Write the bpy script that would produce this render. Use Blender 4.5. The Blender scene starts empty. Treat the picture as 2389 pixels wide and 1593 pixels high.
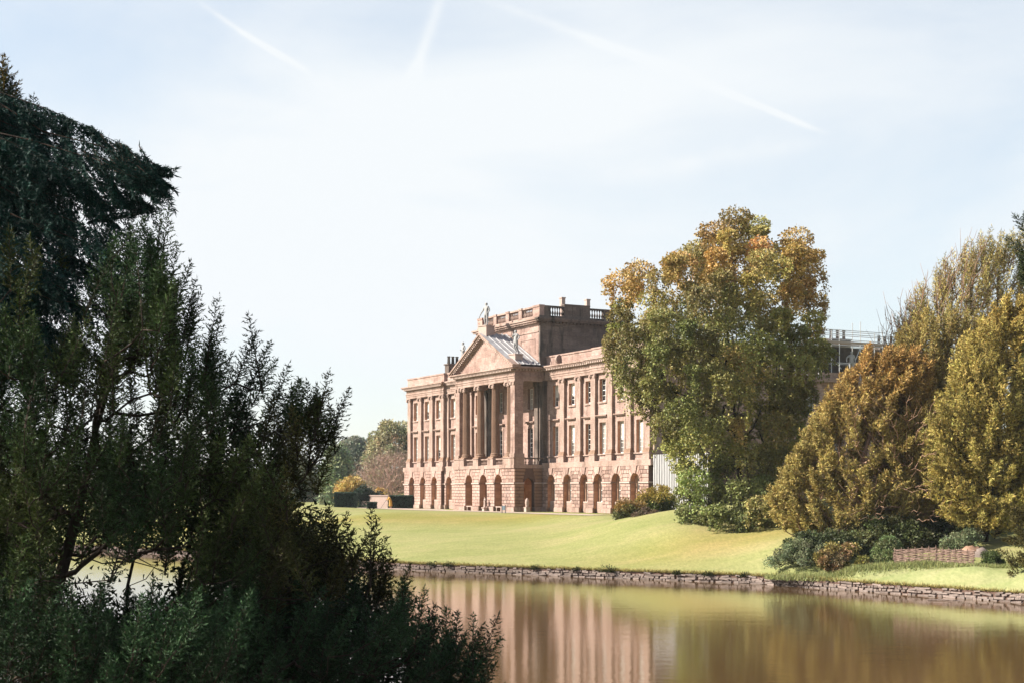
import bpy, math, random
import numpy as np
from mathutils import Vector, Matrix
R = math.radians
random.seed(7); rng = np.random.default_rng(7)
S = bpy.context.scene
COL = S.collection

# ------------------------------------------------------------------ camera, sky, sun, exposure
cam = bpy.data.objects.new('camera', bpy.data.cameras.new('camera'))
COL.objects.link(cam); S.camera = cam
cam.data.sensor_width = 36; cam.data.sensor_fit = 'HORIZONTAL'; cam.data.lens = 50.0
cam.data.shift_y = 0.1452; cam.data.clip_start = 0.1; cam.data.clip_end = 6000
cam.location = (0, 0, 6); cam.rotation_euler = (R(90), 0, 0)

SUN_EL, SUN_DIR = 35.0, Vector((-math.cos(R(35)), -0.02, math.sin(R(35)))).normalized()
w = bpy.data.worlds.new('World'); S.world = w; w.use_nodes = True
nt = w.node_tree; nt.nodes.clear()
def N(nt, t, **k):
    n = nt.nodes.new(t)
    for a, b in k.items(): setattr(n, a, b)
    return n
def L(nt, a, b): nt.links.new(a, b)
out = N(nt, 'ShaderNodeOutputWorld'); bg = N(nt, 'ShaderNodeBackground')
sky = N(nt, 'ShaderNodeTexSky', sky_type='NISHITA', sun_disc=False)
sky.sun_elevation = R(SUN_EL); sky.sun_rotation = R(-90); sky.air_density = 1.1; sky.dust_density = 0.7; sky.ozone_density = 1.5
tc = N(nt, 'ShaderNodeTexCoord')
def mth(nt, op, a, b=None, c=None, clamp=False):
    n = N(nt, 'ShaderNodeMath', operation=op); n.use_clamp = clamp
    for i, v in enumerate((a, b, c)):
        if v is None: continue
        if hasattr(v, 'links'): L(nt, v, n.inputs[i])
        else: n.inputs[i].default_value = v
    return n.outputs[0]
sp = N(nt, 'ShaderNodeSeparateXYZ'); L(nt, tc.outputs['Generated'], sp.inputs[0])
ysafe = mth(nt, 'MAXIMUM', sp.outputs[1], 0.05)
U = mth(nt, 'DIVIDE', sp.outputs[0], ysafe); V = mth(nt, 'DIVIDE', sp.outputs[2], ysafe)
front = mth(nt, 'MULTIPLY', mth(nt, 'SUBTRACT', sp.outputs[1], 0.2), 4.0, clamp=True)
# thin streaky cloud veil
cmb = N(nt, 'ShaderNodeCombineXYZ'); zz = mth(nt, 'MULTIPLY', sp.outputs[2], 2.6)
xx = mth(nt, 'ADD', sp.outputs[0], mth(nt, 'MULTIPLY', sp.outputs[2], -0.5))
L(nt, xx, cmb.inputs[0]); L(nt, sp.outputs[1], cmb.inputs[1]); L(nt, zz, cmb.inputs[2])
n1 = N(nt, 'ShaderNodeTexNoise'); n1.inputs['Scale'].default_value = 2.3; n1.inputs['Detail'].default_value = 7; n1.inputs['Roughness'].default_value = 0.52; n1.inputs['Distortion'].default_value = 0.4
L(nt, cmb.outputs[0], n1.inputs['Vector'])
mr = N(nt, 'ShaderNodeMapRange', interpolation_type='SMOOTHSTEP'); mr.inputs[1].default_value = 0.34; mr.inputs[2].default_value = 0.68; mr.inputs[3].default_value = 0.42; mr.inputs[4].default_value = 0.88
L(nt, n1.outputs['Fac'], mr.inputs[0])
# bright bank of thin cloud low in the middle of the view
def blob(u0, v0, ru, rv, amp):
    a = mth(nt, 'DIVIDE', mth(nt, 'SUBTRACT', U, u0), ru); b = mth(nt, 'DIVIDE', mth(nt, 'SUBTRACT', V, v0), rv)
    d = mth(nt, 'ADD', mth(nt, 'MULTIPLY', a, a), mth(nt, 'MULTIPLY', b, b))
    return mth(nt, 'MULTIPLY', mth(nt, 'EXPONENT', mth(nt, 'MULTIPLY', d, -1.0)), amp)
veil = mth(nt, 'ADD', mr.outputs[0], mth(nt, 'MULTIPLY', blob(-0.10, 0.16, 0.34, 0.13, 0.45), front))
nd = N(nt, 'ShaderNodeTexNoise'); nd.inputs['Scale'].default_value = 14; nd.inputs['Detail'].default_value = 5
L(nt, tc.outputs['Generated'], nd.inputs['Vector'])
nd2 = N(nt, 'ShaderNodeTexNoise'); nd2.inputs['Scale'].default_value = 55; nd2.inputs['Detail'].default_value = 5; L(nt, tc.outputs['Generated'], nd2.inputs['Vector'])
dist = mth(nt, 'MULTIPLY', mth(nt, 'SUBTRACT', nd.outputs['Fac'], 0.5), 0.006)
def contrail(p0, p1, w0, amp):
    x0, y0 = (p0[0]-1194.5)/3318, (1143.4-p0[1])/3318; x1, y1 = (p1[0]-1194.5)/3318, (1143.4-p1[1])/3318
    ln = math.hypot(x1-x0, y1-y0); cx, cy = (x1-x0)/ln, (y1-y0)/ln
    du = mth(nt, 'SUBTRACT', U, x0); dv = mth(nt, 'SUBTRACT', V, y0)
    al = mth(nt, 'ADD', mth(nt, 'MULTIPLY', du, cx), mth(nt, 'MULTIPLY', dv, cy))
    pe = mth(nt, 'ADD', mth(nt, 'SUBTRACT', mth(nt, 'MULTIPLY', dv, cx), mth(nt, 'MULTIPLY', du, cy)), dist)
    t = mth(nt, 'DIVIDE', al, ln)
    m = N(nt, 'ShaderNodeMapRange', interpolation_type='SMOOTHSTEP'); m.inputs[1].default_value = -0.25; m.inputs[2].default_value = 0.35; L(nt, t, m.inputs[0])
    m2 = N(nt, 'ShaderNodeMapRange', interpolation_type='SMOOTHSTEP'); m2.inputs[1].default_value = 1.15; m2.inputs[2].default_value = 0.85; L(nt, t, m2.inputs[0])
    q = mth(nt, 'DIVIDE', pe, w0)
    g = mth(nt, 'EXPONENT', mth(nt, 'MULTIPLY', mth(nt, 'MULTIPLY', q, q), -1.0))
    g = mth(nt, 'MULTIPLY', g, mth(nt, 'MULTIPLY', nd2.outputs['Fac'], 1.9))
    return mth(nt, 'MULTIPLY', mth(nt, 'MULTIPLY', g, mth(nt, 'MULTIPLY', m.outputs[0], m2.outputs[0])), amp)
trail = None
for a in (((480, 15), (700, 158), .0020, .32), ((1030, -20), (935, 265), .0042, .26), ((1150, 10), (1600, 170), .0034, .14), ((1560, 160), (1900, 300), .0019, .38), ((430, 572), (860, 690), .003, .2), ((1400, 420), (1900, 330), .007, .12)):
    c = contrail(*a); trail = c if trail is None else mth(nt, 'ADD', trail, c)
veil = mth(nt, 'ADD', veil, mth(nt, 'MULTIPLY', trail, front), clamp=True)
zt = N(nt, 'ShaderNodeMapRange', interpolation_type='SMOOTHSTEP'); zt.inputs[1].default_value = 0.30; zt.inputs[2].default_value = 0.75; zt.inputs[3].default_value = 1.0; zt.inputs[4].default_value = 0.22   # the veil thins overhead
L(nt, sp.outputs[2], zt.inputs[0]); veil = mth(nt, 'MULTIPLY', veil, zt.outputs[0])
mul = N(nt, 'ShaderNodeMixRGB', blend_type='MULTIPLY'); mul.inputs[0].default_value = 1; mul.inputs[2].default_value = (0.066, 0.066, 0.064, 1)
L(nt, sky.outputs[0], mul.inputs[1])
mix = N(nt, 'ShaderNodeMixRGB'); L(nt, veil, mix.inputs[0]); L(nt, mul.outputs[0], mix.inputs[1]); mix.inputs[2].default_value = (0.325, 0.339, 0.350, 1)
L(nt, mix.outputs[0], bg.inputs[0]); bg.inputs[1].default_value = 1.0
L(nt, bg.outputs[0], out.inputs[0])

sun = bpy.data.objects.new('sun', bpy.data.lights.new('sun', 'SUN')); COL.objects.link(sun)
sun.data.energy = 5.0; sun.data.angle = R(0.53); sun.data.color = (1, 0.93, 0.82)
sun.rotation_euler = (-SUN_DIR).to_track_quat('-Z', 'Y').to_euler()
S.view_settings.view_transform = 'Standard'; S.view_settings.look = 'None'
S.view_settings.exposure = 1.5; S.view_settings.gamma = 1
S.render.engine = 'CYCLES'
S.cycles.max_bounces = 6; S.cycles.transparent_max_bounces = 4

# ------------------------------------------------------------------ helpers
F, CX, HZ, CZ = 3318.0, 1194.5, 1143.4, 6.0
def at(px, py, Y):                       # a point of the place seen at a pixel of the photograph, Y metres ahead
    return np.array([(px-CX)*Y/F, Y, CZ-(py-HZ)*Y/F])
def tag(o, label=None, cat=None, group=None, kind=None):
    if label: o['label'] = label
    if cat: o['category'] = cat
    if group: o['group'] = group
    if kind: o['kind'] = kind
    return o
def empty(name, loc=(0, 0, 0), rz=0.0, **k):
    o = bpy.data.objects.new(name, None); COL.objects.link(o); o.location = loc; o.rotation_euler = (0, 0, rz)
    o.empty_display_size = 0.3
    return tag(o, **k)
def link(name, me, parent=None, **k):
    o = bpy.data.objects.new(name, me); COL.objects.link(o)
    if parent is not None: o.parent = parent
    return tag(o, **k)
def npmesh(name, V_, F_, nper, mat, col=None, smooth=False):
    """V_ (n,3), F_ (m,nper) -> mesh, fast"""
    me = bpy.data.meshes.new(name); V_ = np.asarray(V_, np.float32); F_ = np.asarray(F_, np.int32)
    me.vertices.add(len(V_)); me.vertices.foreach_set('co', V_.ravel())
    m = len(F_); me.loops.add(m*nper); me.loops.foreach_set('vertex_index', F_.ravel())
    me.polygons.add(m); me.polygons.foreach_set('loop_start', np.arange(0, m*nper, nper, dtype=np.int32))
    me.polygons.foreach_set('loop_total', np.full(m, nper, np.int32))
    if smooth: me.polygons.foreach_set('use_smooth', np.ones(m, bool))
    if col is not None:
        a = me.color_attributes.new('tint', 'FLOAT_COLOR', 'POINT')
        c = np.ones((len(V_), 4), np.float32); c[:, :3] = col; a.data.foreach_set('color', c.ravel())
    me.update(calc_edges=True); me.materials.append(mat)
    return me
class MB:
    def __init__(s): s.v = []; s.f = []
    def add(s, vs, fs):
        b = len(s.v); s.v += [tuple(map(float, p)) for p in vs]; s.f += [tuple(b+i for i in f) for f in fs]; return s
    def box(s, x0, x1, y0, y1, z0, z1):
        return s.add([(x0,y0,z0),(x1,y0,z0),(x1,y1,z0),(x0,y1,z0),(x0,y0,z1),(x1,y0,z1),(x1,y1,z1),(x0,y1,z1)],
              [(0,3,2,1),(4,5,6,7),(0,1,5,4),(1,2,6,5),(2,3,7,6),(3,0,4,7)])
    def quad(s, a, b, c, d): return s.add([a,b,c,d], [(0,1,2,3)])
    def prism(s, poly, y0, y1, ch=0.0):      # poly in (x,z), front at y0, back at y1, front chamfered
        n = len(poly); P = np.array(poly, float); c = P.mean(0)
        if ch:
            d = P-c; dl = np.maximum(np.linalg.norm(d, axis=1, keepdims=True), 1e-6); Q = P-d/dl*ch*1.2
            vs = [(x,y0,z) for x,z in Q]+[(x,y0+ch,z) for x,z in P]+[(x,y1,z) for x,z in P]
            fs = [tuple(range(n))]+[(i+n,(i+1)%n+n,(i+1)%n,i) for i in range(n)]+[(i+2*n,(i+1)%n+2*n,(i+1)%n+n,i+n) for i in range(n)]
        else:
            vs = [(x,y0,z) for x,z in P]+[(x,y1,z) for x,z in P]
            fs = [tuple(range(n)), tuple(range(2*n-1, n-1, -1))]+[(i+n,(i+1)%n+n,(i+1)%n,i) for i in range(n)]
        return s.add(vs, fs)
    def lathe(s, prof, cx=0, cy=0, n=12, sx=1, sy=1):
        vs = [(cx+r*sx*math.cos(2*math.pi*k/n), cy+r*sy*math.sin(2*math.pi*k/n), z) for r, z in prof for k in range(n)]
        fs = [(i*n+k, i*n+(k+1)%n, (i+1)*n+(k+1)%n, (i+1)*n+k) for i in range(len(prof)-1) for k in range(n)]
        fs += [tuple(range(n-1, -1, -1)), tuple(range((len(prof)-1)*n, len(prof)*n))]
        return s.add(vs, fs)
    def tube(s, pts, rad, n=6):
        pts = [Vector(p) for p in pts]; rings = []
        for i, p in enumerate(pts):
            d = (pts[min(i+1, len(pts)-1)]-pts[max(i-1, 0)]).normalized()
            a = d.orthogonal().normalized() if i == 0 else (a-d*a.dot(d)).normalized()
            b = d.cross(a); r = rad[i] if hasattr(rad, '__len__') else rad
            rings += [p+(a*math.cos(2*math.pi*k/n)+b*math.sin(2*math.pi*k/n))*r for k in range(n)]
        m = len(pts)
        fs = [(i*n+k, i*n+(k+1)%n, (i+1)*n+(k+1)%n, (i+1)*n+k) for i in range(m-1) for k in range(n)]
        fs += [tuple(range(n-1, -1, -1)), tuple(range((m-1)*n, m*n))]
        return s.add(rings, fs)
    def mesh(s, name, mat, smooth=False):
        me = bpy.data.meshes.new(name); me.from_pydata(s.v, [], s.f)
        if smooth: me.polygons.foreach_set('use_smooth', [True]*len(me.polygons))
        me.update(); me.materials.append(mat); return me
    def build(s, name, mat, parent=None, smooth=False, **k):
        return link(name, s.mesh(name, mat, smooth), parent, **k)

# ------------------------------------------------------------------ materials
def newmat(name, rough=0.8, spec=0.3):
    m = bpy.data.materials.new(name); m.use_nodes = True; t = m.node_tree
    b = t.nodes['Principled BSDF']; b.inputs['Roughness'].default_value = rough; b.inputs['Specular IOR Level'].default_value = spec
    return m, t, b
def ramp(t, fac, stops):
    r = N(t, 'ShaderNodeValToRGB'); e = r.color_ramp.elements
    while len(e) < len(stops): e.new(0.5)
    for i, (p, c) in enumerate(stops): e[i].position = p; e[i].color = (*c, 1)
    L(t, fac, r.inputs[0]); return r.outputs[0]
def noise(t, vec, scale, detail=5, rough=0.55, dist_=0.0):
    n = N(t, 'ShaderNodeTexNoise'); n.inputs['Scale'].default_value = scale; n.inputs['Detail'].default_value = detail
    n.inputs['Roughness'].default_value = rough; n.inputs['Distortion'].default_value = dist_
    L(t, vec, n.inputs['Vector']); return n.outputs['Fac']
def mapping(t, vec, scale=(1, 1, 1)):
    m = N(t, 'ShaderNodeMapping'); m.inputs['Scale'].default_value = scale; L(t, vec, m.inputs[0]); return m.outputs[0]
def mixc(t, f, a, b, mode='MIX'):
    m = N(t, 'ShaderNodeMixRGB', blend_type=mode)
    for i, v in enumerate((f, a, b)):
        if hasattr(v, 'links'): L(t, v, m.inputs[i])
        else: m.inputs[i].default_value = v if i == 0 else (*v, 1)
    return m.outputs[0]
def bump(t, b, h, strength, d=0.05):
    n = N(t, 'ShaderNodeBump'); n.inputs['Strength'].default_value = strength; n.inputs['Distance'].default_value = d
    L(t, h, n.inputs['Height']); L(t, n.outputs[0], b.inputs['Normal'])
SK = 0.60
def stone_mat(name, cs, ashlar=False, stain=None, stain_amt=(0.55, 0.75), per_object=False, scale=1.0, courses=(0.9, 0.36)):
    cs = [tuple(q*SK for q in c) for c in cs]; stain = tuple(q*SK for q in stain) if stain else None
    m, t, b = newmat(name, 0.88, 0.2); o = N(t, 'ShaderNodeTexCoord').outputs['Object']
    f = noise(t, o, 0.35*scale, 6, 0.6); f2 = noise(t, mapping(t, o, (3, 3, 8)), 1.2*scale, 6, 0.65)
    f3 = mth(t, 'MULTIPLY_ADD', f2, 0.5, mth(t, 'MULTIPLY', f, 0.5))
    c = ramp(t, f3, [(0.32, cs[0]), (0.5, cs[1]), (0.68, cs[2])])
    if ashlar:
        sp_ = N(t, 'ShaderNodeSeparateXYZ'); L(t, o, sp_.inputs[0]); cb = N(t, 'ShaderNodeCombineXYZ')
        L(t, mth(t, 'ADD', sp_.outputs[0], sp_.outputs[1]), cb.inputs[0]); L(t, sp_.outputs[2], cb.inputs[1])
        br = N(t, 'ShaderNodeTexBrick'); L(t, cb.outputs[0], br.inputs['Vector']); br.inputs['Scale'].default_value = 1
        br.inputs['Brick Width'].default_value = courses[0]; br.inputs['Row Height'].default_value = courses[1]; br.inputs['Mortar Size'].default_value = 0.008; br.inputs['Mortar Smooth'].default_value = 0.3
        br.inputs['Color1'].default_value = (0.76, 0.73, 0.72, 1); br.inputs['Color2'].default_value = (1.18, 1.18, 1.18, 1); br.inputs['Mortar'].default_value = (0.72, 0.68, 0.66, 1)
        c = mixc(t, 0.85, c, br.outputs['Color'], 'MULTIPLY')
    if per_object:
        oi = N(t, 'ShaderNodeObjectInfo').outputs['Random']
        c = mixc(t, 1.0, c, ramp(t, oi, [(0.0, (0.68, 0.64, 0.62)), (0.5, (1.0, 1.0, 1.0)), (1.0, (1.25, 1.2, 1.17))]), 'MULTIPLY')
    if stain:
        sn = noise(t, mapping(t, o, (1.2, 1.2, 0.3)), 0.9, 6, 0.65)
        c = mixc(t, ramp(t, sn, [(stain_amt[0], (0, 0, 0)), (stain_amt[1], (1, 1, 1))]), c, stain)
    L(t, c, b.inputs['Base Color']); bump(t, b, noise(t, o, 9*scale, 5, 0.6), 0.35, 0.04)
    return m
P1, P2, P3 = (0.27, 0.16, 0.125), (0.46, 0.315, 0.265), (0.62, 0.485, 0.435)
M_stone = stone_mat('pink_sandstone', (P1, P2, P3), True, (0.16, 0.10, 0.075), (0.53, 0.78))
M_block = stone_mat('rusticated_sandstone', (P1, P2, P3), False, (0.19, 0.115, 0.09), (0.54, 0.8), per_object=True)
M_joint = stone_mat('dark_joint_stone', ((0.14, 0.08, 0.06), (0.18, 0.11, 0.085), (0.2, 0.13, 0.1)))  # darker stone of the joint faces behind the blocks
M_trim = stone_mat('trim_sandstone', ((0.27, 0.165, 0.125), (0.46, 0.32, 0.265), (0.61, 0.475, 0.415)), False, (0.15, 0.095, 0.07), (0.5, 0.75))
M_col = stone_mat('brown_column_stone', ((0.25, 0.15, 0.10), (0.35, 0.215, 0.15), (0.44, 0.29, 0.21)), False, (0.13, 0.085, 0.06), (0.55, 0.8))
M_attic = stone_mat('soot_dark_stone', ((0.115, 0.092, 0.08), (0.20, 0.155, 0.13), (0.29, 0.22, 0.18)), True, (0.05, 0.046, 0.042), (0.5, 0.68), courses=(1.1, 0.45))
M_dark = stone_mat('blackened_stone', ((0.06, 0.055, 0.05), (0.10, 0.085, 0.075), (0.16, 0.13, 0.11)))
M_inner = stone_mat('inner_stone', ((0.34, 0.19, 0.12), (0.46, 0.28, 0.19), (0.54, 0.35, 0.26)), True)
M_reveal = stone_mat('red_jamb_stone', ((0.50, 0.25, 0.15), (0.66, 0.35, 0.22), (0.78, 0.45, 0.31)), True, courses=(1.1, 0.36))
M_passage = stone_mat('red_passage_stone', ((0.60, 0.24, 0.12), (0.80, 0.34, 0.17), (0.9, 0.45, 0.25)), True, courses=(1.2, 0.36))
M_statue = stone_mat('pale_lead_statue', ((0.26, 0.25, 0.25), (0.45, 0.44, 0.44), (0.62, 0.61, 0.6)), scale=4)
M_pale = stone_mat('pale_pink_stone', ((0.45, 0.32, 0.27), (0.58, 0.44, 0.38), (0.66, 0.52, 0.45)))
M_lead, t, b = newmat('lead_roof', 0.42, 0.5)
L(t, ramp(t, noise(t, N(t, 'ShaderNodeTexCoord').outputs['Object'], 1.1, 5), [(0.3, (0.20, 0.195, 0.20)), (0.7, (0.34, 0.33, 0.335))]), b.inputs['Base Color'])
M_white, t, b = newmat('white_sash_paint', 0.45); b.inputs['Base Color'].default_value = (0.6, 0.585, 0.55, 1)
M_blind, t, b = newmat('cream_blind', 0.8); b.inputs['Base Color'].default_value = (0.45, 0.41, 0.36, 1)
M_glass, t, b = newmat('window_glass', 0.06, 0.8)
L(t, ramp(t, N(t, 'ShaderNodeObjectInfo').outputs['Random'], [(0.3, (0.02, 0.02, 0.022)), (0.55, (0.09, 0.08, 0.075)), (0.95, (0.36, 0.34, 0.32))]), b.inputs['Base Color'])  # tone varies per pane; the palest carry a painted sky reflection
M_steel, t, b = newmat('galvanised_steel', 0.45, 0.5); b.inputs['Base Color'].default_value = (0.5, 0.5, 0.5, 1); b.inputs['Metallic'].default_value = 0.5
M_sheet, t, b = newmat('corrugated_sheet', 0.5, 0.4)
L(t, ramp(t, noise(t, mapping(t, N(t, 'ShaderNodeTexCoord').outputs['Object'], (4, 4, 0.4)), 1.5, 5), [(0.3, (0.27, 0.265, 0.27)), (0.7, (0.40, 0.39, 0.39))]), b.inputs['Base Color'])
M_deck, t, b = newmat('scaffold_board', 0.8); b.inputs['Base Color'].default_value = (0.3, 0.24, 0.2, 1)
M_post, t, b = newmat('dark_painted_metal', 0.6); b.inputs['Base Color'].default_value = (0.04, 0.04, 0.045, 1)
M_sign, t, b = newmat('grey_sign_face', 0.5); b.inputs['Base Color'].default_value = (0.10, 0.13, 0.155, 1)
M_ochre, t, b = newmat('mustard_cloth', 0.85); b.inputs['Base Color'].default_value = (0.42, 0.24, 0.05, 1)
M_skin, t, b = newmat('skin', 0.6); b.inputs['Base Color'].default_value = (0.5, 0.3, 0.22, 1)
M_hair, t, b = newmat('hair', 0.7); b.inputs['Base Color'].default_value = (0.28, 0.2, 0.12, 1)
M_wood, t, b = newmat('wicker', 0.8)
L(t, ramp(t, noise(t, mapping(t, N(t, 'ShaderNodeTexCoord').outputs['Object'], (2, 2, 14)), 3, 4), [(0.3, (0.10, 0.058, 0.042)), (0.7, (0.30, 0.2, 0.16))]), b.inputs['Base Color'])
M_bark, t, b = newmat('bark', 0.9, 0.1); o_ = N(t, 'ShaderNodeTexCoord').outputs['Object']
L(t, ramp(t, noise(t, mapping(t, o_, (3, 3, 0.7)), 3, 6), [(0.3, (0.014, 0.010, 0.008)), (0.7, (0.05, 0.036, 0.027))]), b.inputs['Base Color'])
bump(t, b, noise(t, mapping(t, o_, (6, 6, 1)), 5, 5), 0.6, 0.05)
M_bark2, t, b = newmat('pale_bark', 0.9, 0.1); o_ = N(t, 'ShaderNodeTexCoord').outputs['Object']
L(t, ramp(t, noise(t, mapping(t, o_, (3, 3, 0.7)), 2, 6), [(0.3, (0.16, 0.095, 0.06)), (0.7, (0.34, 0.22, 0.15))]), b.inputs['Base Color'])
def leaf_mat(name, transl=0.35, rough=0.55, spec=0.25):
    m = bpy.data.materials.new(name); m.use_nodes = True; t = m.node_tree; t.nodes.clear()
    o = N(t, 'ShaderNodeOutputMaterial'); a = N(t, 'ShaderNodeVertexColor', layer_name='tint')
    p = N(t, 'ShaderNodeBsdfPrincipled'); p.inputs['Roughness'].default_value = rough; p.inputs['Specular IOR Level'].default_value = spec
    tr = N(t, 'ShaderNodeBsdfTranslucent'); mx = N(t, 'ShaderNodeMixShader'); mx.inputs[0].default_value = transl
    L(t, a.outputs[0], p.inputs['Base Color']); L(t, a.outputs[0], tr.inputs[0])
    L(t, p.outputs[0], mx.inputs[1]); L(t, tr.outputs[0], mx.inputs[2]); L(t, mx.outputs[0], o.inputs[0]); return m
M_leaf = leaf_mat('leaves', 0.22); M_needle = leaf_mat('needles', 0.15, 0.7, 0.1)
# lawn
M_lawn, t, b = newmat('lawn_grass', 0.9, 0.1); o_ = N(t, 'ShaderNodeTexCoord').outputs['Object']
big = noise(t, mapping(t, o_, (0.22, 0.5, 1)), 0.5, 6, 0.62, 0.5); fine = noise(t, mapping(t, o_, (1.0, 0.35, 1)), 6, 6, 0.7)
gc = ramp(t, big, [(0.32, (0.172, 0.185, 0.066)), (0.5, (0.206, 0.206, 0.084)), (0.66, (0.236, 0.216, 0.100))])
mid_ = noise(t, mapping(t, o_, (0.35, 1.1, 1)), 1.3, 6, 0.7)
gc = mixc(t, 0.55, gc, ramp(t, mid_, [(0.32, (0.78, 0.84, 0.74)), (0.68, (1.16, 1.1, 1.12))]), 'MULTIPLY')
gc = mixc(t, 0.8, gc, ramp(t, fine, [(0.3, (0.70, 0.75, 0.65)), (0.7, (1.25, 1.2, 1.2))]), 'MULTIPLY')
av = N(t, 'ShaderNodeVertexColor', layer_name='tint')
gc = mixc(t, 1.0, gc, av.outputs[0], 'MULTIPLY')
L(t, gc, b.inputs['Base Color']); bump(t, b, noise(t, o_, 14, 4, 0.7), 0.5, 0.06)
M_path, t, b = newmat('gravel_path', 0.9, 0.1); L(t, ramp(t, noise(t, N(t, 'ShaderNodeTexCoord').outputs['Object'], 3, 7, 0.7), [(0.3, (0.27, 0.21, 0.165)), (0.7, (0.38, 0.31, 0.255))]), b.inputs['Base Color'])
# water
M_water, t, b = newmat('lake_water', 0.0, 0.5); b.inputs['IOR'].default_value = 1.48
o_ = N(t, 'ShaderNodeTexCoord').outputs['Object']
L(t, ramp(t, noise(t, mapping(t, o_, (0.6, 0.15, 1)), 0.25, 3), [(0.3, (0.075, 0.043, 0.018)), (0.7, (0.095, 0.056, 0.025))]), b.inputs['Base Color'])
wv = mth(t, 'ADD', mth(t, 'MULTIPLY', noise(t, mapping(t, o_, (0.7, 1.2, 1)), 1.6, 5, 0.62), 1.0), mth(t, 'MULTIPLY', noise(t, mapping(t, o_, (0.8, 1.3, 1)), 6, 3, 0.6), 0.5))
wv = mth(t, 'ADD', wv, mth(t, 'MULTIPLY', noise(t, mapping(t, o_, (0.45, 1.0, 1)), 0.8, 2, 0.5), 1.3))
bump(t, b, wv, 0.135, 0.03)

# ------------------------------------------------------------------ terrain and lake
EX = np.array([-400, -140, -90, -53, -39.6, -7.4, 8.85, 15.4, 18.6, 23.4, 27.3, 34, 45, 70, 120])
EY = np.array([230, 175, 162, 148, 140.6, 106.7, 96.1, 92.0, 87.5, 81.3, 75.8, 66, 50, 20, -30.])
_xs = np.linspace(-400, 120, 2601); _ys = np.interp(_xs, EX, EY); _k = np.ones(13)/13; _ys = np.convolve(np.pad(_ys, 6, 'edge'), _k, 'valid')
def edge_y(x): return np.interp(x, _xs, _ys)
TOPZ = 0.52
HO = np.array([-13.92, 183.50, 3.766]); TH = R(-61.7044); HXv = np.array([math.cos(TH), math.sin(TH), 0]); HYv = np.array([-math.sin(TH), math.cos(TH), 0])
def hw(x, v, z=0): return HO+HXv*x+HYv*v+np.array([0, 0, z])
ctrl = [at(950, 1226, 134), at(1200, 1226, 131), at(1060, 1226, 133), at(800, 1222, 137), at(600, 1215, 150),
        (-13, 143, 3.72), (-5, 143, 3.72), (1.3, 141, 3.72), (6, 134, 3.7), (-30, 152, 3.65), (-60, 170, 3.6), (-40, 200, 3.7),
        at(1380, 1228, 118), at(1425, 1215, 118), at(1500, 1203, 115), at(1570, 1190, 114), at(1600, 1232, 104), at(1700, 1229, 105), at(1760, 1222, 105), at(1845, 1196, 106),
        at(1500, 1290, 102), at(1700, 1290, 98), at(1300, 1270, 112), at(1100, 1265, 117), at(1850, 1270, 95), at(1800, 1318, 90), at(1950, 1325, 86), at(2170, 1312, 84.5), at(2250, 1325, 80), at(2389, 1335, 78), at(2250, 1322, 83.5), at(2330, 1328, 81), at(2200, 1318, 84.3), at(2300, 1300, 87), at(2450, 1345, 76), at(2389, 1300, 86),
        at(2295, 1262, 92), at(2150, 1262, 96), (30, 108, 5.2), (22, 118, 5.0), (45, 110, 6), (40, 85, 3.2), (50, 70, 3.2), (60, 60, 3.5), (15, 124, 3.9), (20, 130, 3.9)]
for xv in (0, 14, 28, 42, 56): ctrl += [tuple(hw(xv, -5)), tuple(hw(xv, 0)), tuple(hw(xv, 12)), tuple(hw(xv, 40))]
ctrl = [(c[0], c[1], 3.72 if False else c[2]) for c in ctrl]
ctrl += [(-150, 230, 3.6), (-80, 260, 3.8), (0, 260, 4), (80, 200, 5), (100, 120, 6), (-200, 300, 4), (120, 300, 6), (0, 400, 4)]
ctrl += [(x, float(edge_y(x))+0.5, TOPZ) for x in (-90, -70, -53, -46, -39, -32, -25, -16, -7, -2, 4, 9, 13, 16, 19, 22, 25, 27.5, 31, 35, 45)]
ctrl = np.array([tuple(c) for c in ctrl], float)
def _phi(r2): return 0.5*r2*np.log(np.maximum(r2, 1e-12))
_P = ctrl[:, :2]/50.0; _n = len(_P); _K = _phi(((_P[:, None]-_P[None])**2).sum(-1))+np.eye(_n)*2e-4
_A = np.zeros((_n+3, _n+3)); _A[:_n, :_n] = _K; _A[:_n, _n] = 1; _A[:_n, _n+1:] = _P; _A[_n, :_n] = 1; _A[_n+1:, :_n] = _P.T
_W = np.linalg.solve(_A, np.r_[ctrl[:, 2], 0, 0, 0])
def gz(x, y):
    x = np.atleast_1d(np.asarray(x, float)); y = np.atleast_1d(np.asarray(y, float)); q = np.stack([x, y], -1)/50.0; o = np.empty(len(q))
    for i in range(0, len(q), 4000):
        qq = q[i:i+4000]; o[i:i+4000] = _phi(((qq[:, None]-_P[None])**2).sum(-1))@_W[:_n]+_W[_n]+qq@_W[_n+1:]
    t_ = y-edge_y(x); far = np.clip((np.hypot(x, y-150)-150)/120, 0, 1); o = o*(1-far)+3.8*far
    lx = (x-HO[0])*HXv[0]+(y-HO[1])*HXv[1]; lv = (x-HO[0])*HYv[0]+(y-HO[1])*HYv[1]      # level ground under and round the house
    dd = np.maximum(np.maximum(np.maximum(-lx-3, lx-59), np.maximum(-5.5-lv, lv-42)), 0); f = np.clip(1-dd/5, 0, 1); f = f*f*(3-2*f)
    o = o*(1-f)+3.74*f
    e = np.clip(t_/2.5, 0, 1); e = e*e*(3-2*e); o = (TOPZ+0.02*t_)*(1-e)+np.maximum(o, TOPZ+0.02)*e
    return np.clip(o, 0.3, 7)
def gzs(x, y): return float(gz(x, y)[0])
xs = np.concatenate([np.linspace(-1500, -150, 12), np.arange(-140, -60, 4.0), np.arange(-60, 60, 0.8), np.arange(60, 120, 5), np.linspace(130, 1500, 10)])
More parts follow.
